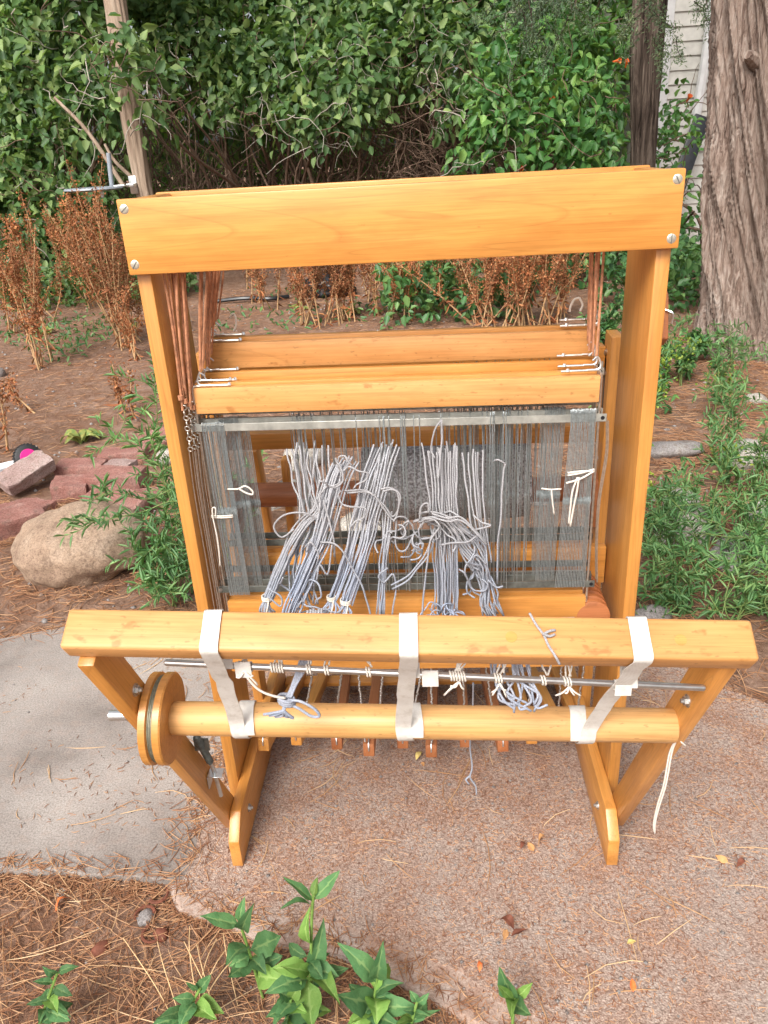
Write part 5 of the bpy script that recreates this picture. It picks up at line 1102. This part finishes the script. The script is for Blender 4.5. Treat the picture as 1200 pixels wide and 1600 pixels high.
for lb, ids in WL: weed([WEEDS_L[i] for i in ids], lb, 'feathery weeds left of the loom', 90, side=4)
for (x, y, h, k_, lb) in ((-.64,.90,.18,5,'dense feathery weed hugging the left upright behind the slab'), (-.74,.88,.13,4,'low feathery weed at the slab edge right of the boulder'), (-.68,1.1,.24,5,'bushy feathery weed behind the low one right of the boulder'), (-.80,1.30,.22,4,'feathery weed behind the boulder at its right'), (-.62,1.3,.30,6,'feathery weed behind the left upright, mostly hidden')): weed(tuft(x, y, h, k_), lb, 'feathery weeds left of the loom', 58, .038, .0055, side=3)
WRL = [('tall branching feathery weed in the middle right of the loom', [0, 1, 2]), ('low feathery weed at the foot of the right upright', [3, 7, 16]), ('feathery weed right of the upright just above the beam', [4, 5]), ('feathery weed at the right edge above the beam', [6, 14]), ('feathery weed leaning at the right edge in front of the white rock', [8, 11]), ('slender feathery weed standing alone before the juniper', [9]), ('slender feathery weed left of the white rock', [10, 15]), ('feathery weed before the hidden pale rock', [12, 13])]
for lb, ids in WRL: weed([WEEDS_R[i] for i in ids], lb, 'feathery weeds right of the loom', 95, .036, .0052, side=5)
for i, (x, y, h, k_) in enumerate(((.68,.78,.17,6), (.82,.66,.16,6), (.98,.62,.17,6), (1.14,.60,.18,6), (.74,.98,.20,6), (.92,.88,.21,6), (1.10,.86,.22,6), (1.28,.85,.23,6), (.82,1.18,.22,5), (1.04,1.15,.25,6), (1.26,1.15,.25,6), (1.22,1.5,.24,5))):
    weed(tuft(x, y, h, k_, .075), ['bushy weed low beside the right upright, first of the front row', 'bushy weed in the front row, second from the right upright', 'bushy weed in the front row, third from the right upright', 'bushy weed in the front row by the right frame edge', 'bushy weed in the second row next to the upright', 'bushy weed in the second row over the flat pinkish rock', 'bushy weed in the second row, third from the upright', 'bushy weed in the second row at the right edge', 'small weed behind the hidden pale rock', 'weed in the back row in the middle of the right patch', 'weed in the back row at the right edge', 'last small weed before the white rock at right'][i], 'feathery weeds right of the loom', 62, .036, .0052, side=3)
for i, (x, y, h, lb) in enumerate(((.78,1.75,.30,'airy tall weed behind the upright, left of the flat grey stone'), (1.18,1.75,.34,'airy tall weed between the flat stone and the white rock'), (1.42,1.7,.30,'airy weed at the right edge just behind the white rock'), (1.0,2.45,.30,'airy weed halfway from the loom to the juniper, left one'), (1.32,2.3,.36,'airy weed halfway from the loom to the juniper, right one'), (1.55,2.75,.32,'airy weed before the juniper foot'), (1.25,2.95,.34,'airy weed left of the juniper foot'), (1.72,2.35,.3,'airy weed at the right edge before the juniper'))):
    weed(tuft(x, y, h, 4, .06), lb, 'feathery weeds right of the loom', 55, .042, .0058, side=4)
for i, (x, y, h) in enumerate(((.80,1.75,.12), (.95,2.2,.14), (.85,2.4,.12), (1.05,2.35,.16), (1.2,2.7,.18), (.98,2.75,.16), (1.4,2.5,.14), (1.12,1.55,.12), (.75,1.4,.1), (1.35,2.9,.2), (1.1,3.1,.2))):
    t = weed(tuft(x, y, h, 3, .03), 'yellow-green flowering spurge clump between the upright and the juniper', 'yellow-green spurge', 26, .03, .012, 'vine', 2, 'spurge')
    n = 70; p = np.array((x, y, h))+rng.normal(size=(n,3))*np.array((.04,.04,.02)); foliage('flower_head', [leaf_arrays(p, rng.normal(size=(n,3))+np.array((0,0,.6)), rng.normal(size=(n,3))*.4+np.array((0,-.3,1)), .016*np.ones(n), .012*np.ones(n))], 'weed_yellow', t, 'stuff')
for i in range(15):
    x, y = random.uniform(.95, 2.3), random.uniform(2.5, 5.2)
    if (x-2.0)**2+(y-3.62)**2 < .2: continue
    weed(tuft(x, y, random.uniform(.10, .26), 4, .07), 'leafy green undergrowth plant between the loom and the juniper' if y < 3.6 else 'leafy green undergrowth plant behind the juniper foot', 'undergrowth by the juniper', 60, .045, .018, 'ground_cover', 3, 'undergrowth_plant')
for (x, y, h, lb) in ((2.12,3.12,.62,'leafy vine climbing the right foot of the juniper'), (2.22,3.05,.45,'leafy vine at the right edge below the juniper climber')): weed(tuft(x, y, h, 6, .07), lb, 'vine at the juniper foot', 90, .06, .04, 'ground_cover', 4, 'vine')
# ivy-like cover under the hedge and green plants behind the opening
def cover(n, xr, yr, zr, L, W, mat, name, label):
    p = np.stack([rng.uniform(*xr, n), rng.uniform(*yr, n), rng.uniform(*zr, n)**1.0], 1); keep = np.array([noise.noise(Vector((a[0]*1.3, a[1]*1.3, 2))) > -.12 for a in p]); p = p[keep]; n = len(p)
    d = rng.normal(size=(n,3)); d[:,2] -= .2; nn = rng.normal(size=(n,3))*.35+np.array((0,-.35,1)); sc = .6+.7*rng.random(n)
    foliage(name, [leaf_arrays(p, d, nn, L*sc, W*sc)], mat, None, 'stuff', label)
cover(6500, (-.3, 2.6), (4.6, 7.2), (0, .42), .075, .045, 'ground_cover', 'ground_cover', 'green ground cover behind the right half of the loom')
cover(3000, (-4.6, -2.2), (6.0, 7.6), (0, .35), .07, .045, 'lilac', 'ground_cover', 'low green growth at the foot of the left lilac')
cover(1100, (-3.6, -2.3), (3.6, 5.2), (-.02, .12), .045, .016, 'ground_cover', 'ground_cover', 'sparse green seedlings in the soil at the far left')
cover(500, (-1.6, .4), (4.5, 6.6), (-.02, .10), .05, .02, 'ground_cover', 'ground_cover', 'sparse seedlings on the soil behind the loom')
# dried docks: stalk, rusty seed heads, shrivelled leaves
def dock_label(gi, b):
    q = b[0]/(b[1]+1.1)
    if gi == 0:
        if b[1] < 2.9: return 'short rusty dried dock standing forward on the bare soil at left'
        return 'rusty dried dock plant '+('at the left edge of the stand' if q < -.47 else 'in the middle of the left stand' if q < -.385 else 'at the right of the left stand, nearest the loom')
    if gi == 1:
        return 'rusty dried dock in the loom top opening '+('left of the black bag' if q < -.16 else 'around the black bag' if q < -.05 else 'in the middle' if q < .08 else 'at the right in front of green leaves')
    return 'rusty dried dock tip showing just above the loom top'
for i, (b, tp) in enumerate(DOCKS):
    gi = 0 if i < 20 else 1 if i < 46 else 2
    stalks = [(Vector(b), Vector(tp))]
    for rep in range(0 if gi == 2 or i in (16, 17, 18, 19) else 2):
        d = V3((random.gauss(0,.13), random.uniform(-.1,.35), 0)); stalks.append((Vector(b)+d*.35, V3((tp[0]+random.gauss(0,.2), tp[1]+d.y, tp[2]*random.uniform(.75, 1.08)))))
    t = thing('dried_dock', dock_label(gi, b), 'dried weed', (b[0], b[1], -.03), ['dried docks left of the loom', 'dried docks behind the loom', 'dried docks above the loom top'][gi])
    sp = []; seeds = []; wilt = []
    for b, tp in stalks:
        b.z = -.03
        if gi == 1: tp.z = max(tp.z, random.uniform(.40, .72)); tp.x += random.gauss(0, .06)
        H = (tp-b).length; mid = b.lerp(tp, .5)+V3((random.gauss(0,.04)*H, random.gauss(0,.04), 0)); P = catmull([b, mid, tp], 8)
        sp.append((P, .0068, .0025, 5)); heads = []
        for k_ in range(random.randint(3, 6)):
            j = random.randrange(len(P)//3, len(P)-2); q = wander(P[j], (random.gauss(0,.35), random.gauss(0,.3), 1), H*random.uniform(.15, .4), 6, .08); sp.append((q, .003, .0015, 4)); heads += q[1:]
        heads += P[len(P)*2//5:]
        hp = np.array([tuple(h) for h in heads]); n = int(620*min(1, max(.3, H/.75))); p = hp[rng.integers(0, len(hp), n)]+rng.normal(size=(n,3))*np.array((.013,.013,.02)); sc = .6+.8*rng.random(n)
        seeds.append(leaf_arrays(p, rng.normal(size=(n,3)), rng.normal(size=(n,3)), .0135*sc, .010*sc))
        n = 7; p = np.array([tuple(P[int(a_*(len(P)-1))]) for a_ in rng.uniform(.05, .5, n)]); d = rng.normal(size=(n,3)); d[:,2] = d[:,2]*.4-.8
        wilt.append(leaf_arrays(p, d, rng.normal(size=(n,3)), rng.uniform(.04,.10,n), rng.uniform(.006,.018,n)))
    branches('stalks', 'dry_stem', t, sp, 'stuff'); foliage('seed_head', seeds, 'dock_dry', t, 'stuff'); foliage('withered_leaves', wilt, 'dock_dry', t, 'stuff')
# broad dock leaves turning yellow on the soil at the left
for (c, lb) in (((-1.62,2.35,.0), 'yellowing broad-leaved dock above the bricks'), ((-3.0,5.0,.0), 'small yellow-green dock at the foot of the dried stand'), ((-2.35,5.2,.0), 'broad green dock among the dried stand'), ((-.55,5.3,.0), 'pale green dock by the black bag'), ((.1,5.1,.0), 'broad pale dock behind the loom middle'), ((.7,5.0,0), 'broad green dock behind the right harness ends'), ((-1.0,5.6,0), 'small upright green dock left of the black bag')):
    t = thing('dock', lb, 'plant', c, 'green docks')
    for i in range(9):
        a = random.uniform(0, 6.28); L = random.uniform(.06, .13); b = V3(c)+V3((random.gauss(0,.01), random.gauss(0,.01), -.02)); tp = b+V3((math.cos(a)*L, math.sin(a)*L, random.uniform(.02,.5)*L)); leaf_object(b, tp, L*.6, 'dock_leaf', t, (0,-.2,1), .25)
# thin straw grass in the front bed
gt = thing('straw_grass', 'dry straw-coloured grass stalks between the sprouts', 'grass', (-.33, -.33, -.02))
mb = MB()
for i in range(9):
    b = V3((-.34+random.gauss(0,.03), -.36+random.gauss(0,.02), -.025)); dx = random.gauss(-.02, .05); mb.tube(catmull([b, b+V3((.25*dx, .02, .04)), b+V3((.6*dx, .05, .06)), b+V3((dx, .09, .055))], 6), .0009, 5)
tag(mb.build('stalks', M_['straw'], gt, smooth='auto'), kind='stuff')

# ------------------------------------------------------------------ litter
def needles(n, sampler, L, r, mat, name, label, curve=.2, lift=.004):
    xy = sampler(n); n = len(xy); z = np.array([max(gz(a, b), 0.0 if on_slab(a, b) else -9) for a, b in xy])
    ang = rng.uniform(0, 2*np.pi, n); LL = L*(.5+rng.random(n)); tilt = rng.normal(size=n)*.10
    d = np.stack([np.cos(ang), np.sin(ang), tilt], 1); s = np.stack([-np.sin(ang), np.cos(ang), np.zeros(n)], 1); up = np.array((0,0,1.))
    c = np.concatenate([xy, (z+rng.random(n)*lift)[:, None]], 1); cv = rng.normal(size=n)*curve
    rows = []
    for f in (-.5, -.17, .17, .5):
        p = c+d*(LL*f)[:, None]+s*(LL*cv*(f*f-.08))[:, None]+up*r
        rr2 = r*(1 if abs(f) < .3 else .6)
        rows += [p-s*rr2-up*rr2*.5, p+up*rr2, p+s*rr2-up*rr2*.5]
    V = np.stack(rows, 1).reshape(-1, 3); b = (np.arange(n)*12)[:, None]; F = []
    for k_ in range(3):
        for j in range(2): F.append(b+np.array([[k_*3+j, k_*3+j+1, k_*3+j+4, k_*3+j+3]]))
    me = np_mesh(name, V, np.concatenate(F, 0)); me.materials.append(M_[mat]); return tag(link(bpy.data.objects.new(name, me)), label, kind='stuff')
EDGE = [(-3.6,-.06), (-.79,-.10), (-.49,-.12), (-.42,-.165), (-.28,-.225), (-.14,-.255), (0,-.315), (.13,-.405), (.34,-.55), (.62,-.72), (1.2,-.9), (2.4,-1.2)]
BACK = [(-3.6,.55), (-2.2,.60), (-1.18,.665), (-.85,.785), (-.44,.80), (.1,.76), (.45,.70), (.60,.62), (.69,.43), (.80,.335), (1.6,.05), (2.5,-.4)]
ex, ey = zip(*EDGE); bx_, by_ = zip(*BACK)
def on_slab(x, y): return np.interp(x, ex, ey) < y < np.interp(x, bx_, by_)
def front_bed(n):
    p = np.stack([rng.uniform(-1.0, .35, n*2), rng.uniform(-.62, -.06, n*2)], 1); return p[[not on_slab(*a) for a in p]][:n]
def walk(n):
    p = np.stack([rng.uniform(-.44, 1.5, n*2), rng.uniform(-.7, .8, n*2)], 1); k_ = [on_slab(*a) and noise.noise(Vector((a[0]*3.2, a[1]*3.2, 5)))+.35*noise.noise(Vector((a[0]*11, a[1]*11, 8))) > -.28+.9*(rng.random()-.5) for a in p]; return p[k_][:n]
def leftslab(n):
    p = np.stack([-.44-1.1*rng.random(n*4)**2.6, rng.uniform(-.1, .75, n*4)], 1); k_ = [on_slab(*a) and noise.noise(Vector((a[0]*4, a[1]*4, 1))) > .02+.5*(rng.random()-.5) for a in p]; return p[k_][:n]
def backsoil(n):
    p = np.stack([rng.uniform(-3.4, 2.6, n*2), .6+6.2*rng.random(n*2)**1.4], 1); return p[[not on_slab(*a) for a in p]][:n]
def rightsoil(n):
    p = np.stack([rng.uniform(.5, 2.4, n*2), rng.uniform(.3, 3.6, n*2)], 1); return p[[not on_slab(*a) for a in p]][:n]
def drift(n):
    x = rng.uniform(-1.1, .5, n); y = np.interp(x, ex, ey)+rng.normal(size=n)*.022-.008; a = np.stack([x, y], 1)
    y2 = rng.uniform(-.1, .8, n//3); b = np.stack([-.44+rng.normal(size=n//3)*.03, y2], 1)
    x3 = rng.uniform(-1.5, .8, n//2); c = np.stack([x3, np.interp(x3, bx_, by_)+rng.normal(size=n//2)*.03+.01], 1); return np.concatenate([a, b, c])
def stonefoot(n):
    out = []
    for (cx, cy, r_) in ((-1.105,1.09,.21), (-1.42,1.75,.25), (-1.16,1.55,.2), (-1.475,1.40,.13), (.86,1.2,.13), (.99,1.04,.13), (1.02,1.96,.16), (2.0,3.62,.42)):
        m = n//8; a = rng.uniform(0, 6.28, m); q = r_*(1+np.abs(rng.normal(size=m))*.22); out.append(np.stack([cx+np.cos(a)*q, cy+np.sin(a)*q*.85], 1))
    return np.concatenate(out)
needles(1500, drift, .035, .0008, 'needle', 'needle_litter', 'needles drifted along the slab edges', .3, .006)
needles(3000, stonefoot, .05, .0010, 'needle', 'needle_litter', 'needles banked against the stones and bricks', .3, .022)
needles(4200, front_bed, .040, .00075, 'needle', 'needle_litter', 'thick brown pine needle litter in the front bed', .25, .012)
needles(210, front_bed, .10, .0008, 'needle_long', 'needle_litter', 'long straw-coloured needles lying over the front bed', .14, .02)
needles(34000, walk, .0075, .00065, 'chip', 'needle_crumbs', 'crumbled needle bits scattered over the gritty walk', .25, .0015)
needles(260, walk, .085, .0009, 'needle_long', 'needle_litter', 'long needles scattered on the gritty walk', .35, .004)
needles(900, leftslab, .012, .0007, 'needle', 'needle_crumbs', 'needle bits scattered on the smooth grey slab', .3, .002)
needles(70, leftslab, .07, .0009, 'needle_long', 'needle_litter', 'single long needles on the smooth grey slab', .4, .003)
needles(20000, backsoil, .05, .0012, 'needle', 'needle_litter', 'needle litter over the soil behind the loom', .3, .01)
needles(6000, rightsoil, .08, .0011, 'needle', 'needle_litter', 'needle litter on the soil right of the loom', .3, .012)
for lab, fn, n in (('tiny pebbles on the gritty walk', walk, 900), ('tiny pebbles on the smooth slab', leftslab, 60), ('tiny pebbles in the front bed', front_bed, 160), ('small clods and pebbles on the soil behind the loom', backsoil, 1600)):
    xy = fn(n); mb = MB()
    V = []; F = []; base_ = np.array([(1,0,0),(-1,0,0),(0,1,0),(0,-1,0),(0,0,1),(0,0,-1)], float); tri = np.array([(4,0,2),(4,2,1),(4,1,3),(4,3,0),(5,2,0),(5,1,2),(5,3,1),(5,0,3)])
    for i, (a, b_) in enumerate(xy):
        z = 0.0015 if on_slab(a, b_) else gz(a, b_)+.002; s_ = random.uniform(.0015, .0042) if 'behind' not in lab else random.uniform(.004, .013)
        V.append((base_*rng.uniform(.7, 1.3, (6,1)))*s_*np.array((1,1,.7))+np.array((a, b_, z))); F.append(tri+6*i)
    me = np_mesh('pebbles', np.concatenate(V), np.concatenate(F), True); me.materials.append(M_['greystone']); tag(link(bpy.data.objects.new('pebbles', me)), lab, kind='stuff')
# single dead leaves, petals and cones
def dead_leaf(p, L, ang, mat, label, w=.5):
    b = V3(p); d = V3((math.cos(ang), math.sin(ang), .15)); return_ = leaf_object(b, b+d*L, L*w, mat, None, (random.gauss(0,.3), random.gauss(0,.3), 1), .35)
    return_.name = 'dead_leaf'; return tag(return_, label, 'leaf', 'dead leaves on the walk')
simple('leaf_tan', (.52,.27,.11), .8, 0, .3, 60, .3); simple('leaf_rust', (.17,.055,.03), .8, 0, .3, 60, .3); simple('petal', (.72,.16,.04), .6, 0, .5, 70, .3); simple('leaf_yellow', (.55,.42,.14), .7, 0, .3, 60, .3)
for p, L, a, m_, lb in (((-.650,-.185,-.012), .036, .9, 'petal', 'wilted orange-red trumpet flower in the front bed'), ((.215,-.055,.004), .03, .3, 'leaf_tan', 'tan leaf curled left of the right foot'), ((.205,-.068,.004), .026, 2.0, 'leaf_tan', 'second tan leaf touching the curled one left of the right foot'), ((.195,-.05,.004), .022, 4.0, 'leaf_rust', 'small rust leaf beside the tan pair left of the right foot'),
                        ((-.0125,.169,.004), .024, 1.0, 'leaf_yellow', 'yellow curled leaf under the roller middle'), ((.0,.165,.004), .02, 5.0, 'leaf_tan', 'tan leaf scrap next to the yellow curled leaf'), ((.145,-.238,.004), .03, .4, 'leaf_rust', 'rust leaf at the middle bottom of the walk'), ((.152,-.228,.004), .026, 2.4, 'leaf_rust', 'second rust leaf at the middle bottom of the walk'), ((.140,-.225,.004), .022, 4.4, 'leaf_tan', 'tan scrap beside the two rust leaves'),
                        ((.545,-.094,.004), .028, 2.5, 'leaf_tan', 'tan leaf right of the right foot'), ((.555,-.105,.004), .022, .5, 'leaf_rust', 'rust scrap beside the tan leaf right of the right foot'), ((.32,-.33,.004), .024, 1.4, 'petal', 'orange petal low on the walk at the right'), ((.41,.19,.004), .024, 1.2, 'leaf_yellow', 'yellow scrap under the dangling white string'), ((.33,-.25,.004), .016, .2, 'leaf_yellow', 'pale yellow scrap below the right foot'), ((.09,-.30,.004), .02, 1.6, 'petal', 'small orange scrap on the pale kerb')):
    dead_leaf(p, L, a, m_, lb)
for c, rd, m_, lb in (((-.545,-.25,-.016), (.012,.017,.011), 'leaf_rust', 'dark red-brown nut lying in the front bed'), ((-.448,-.224,-.014), (.014,.012,.011), 'leaf_rust', 'round brown nut by the kerb end'), ((-.485,-.192,-.014), (.016,.014,.012), 'greystone', 'grey pebble ringed by curled bark by the kerb end'), ((-.66,-.14,-.018), (.012,.01,.008), 'limestone', 'white pebble beside the wilted flower')):
    lump('nut' if 'nut' in lb else 'pebble', c, rd, m_, lb, 'nut' if 'nut' in lb else 'pebble', (0,0,random.uniform(0,180)), 4, .2, 3, 3)
for c, a0, lb in (((-.487,-.19,-.012), 0.3, 'curled rusty bark strip round the grey pebble'), ((-.462,-.225,-.012), 2.2, 'curled brown bark strip beside the round nut'), ((-.475,-.15,-.010), 4, 'curled rusty bark strip nearest the slab')):
    pts = [V3(c)+V3((math.cos(a0+i*.42)*.017, math.sin(a0+i*.42)*.017, .003)) for i in range(9)]
    tag(MB().tube(pts, taper(9, .0036, .002), 6).build('bark_strip', M_['leaf_rust'], smooth='auto'), lb, 'bark')
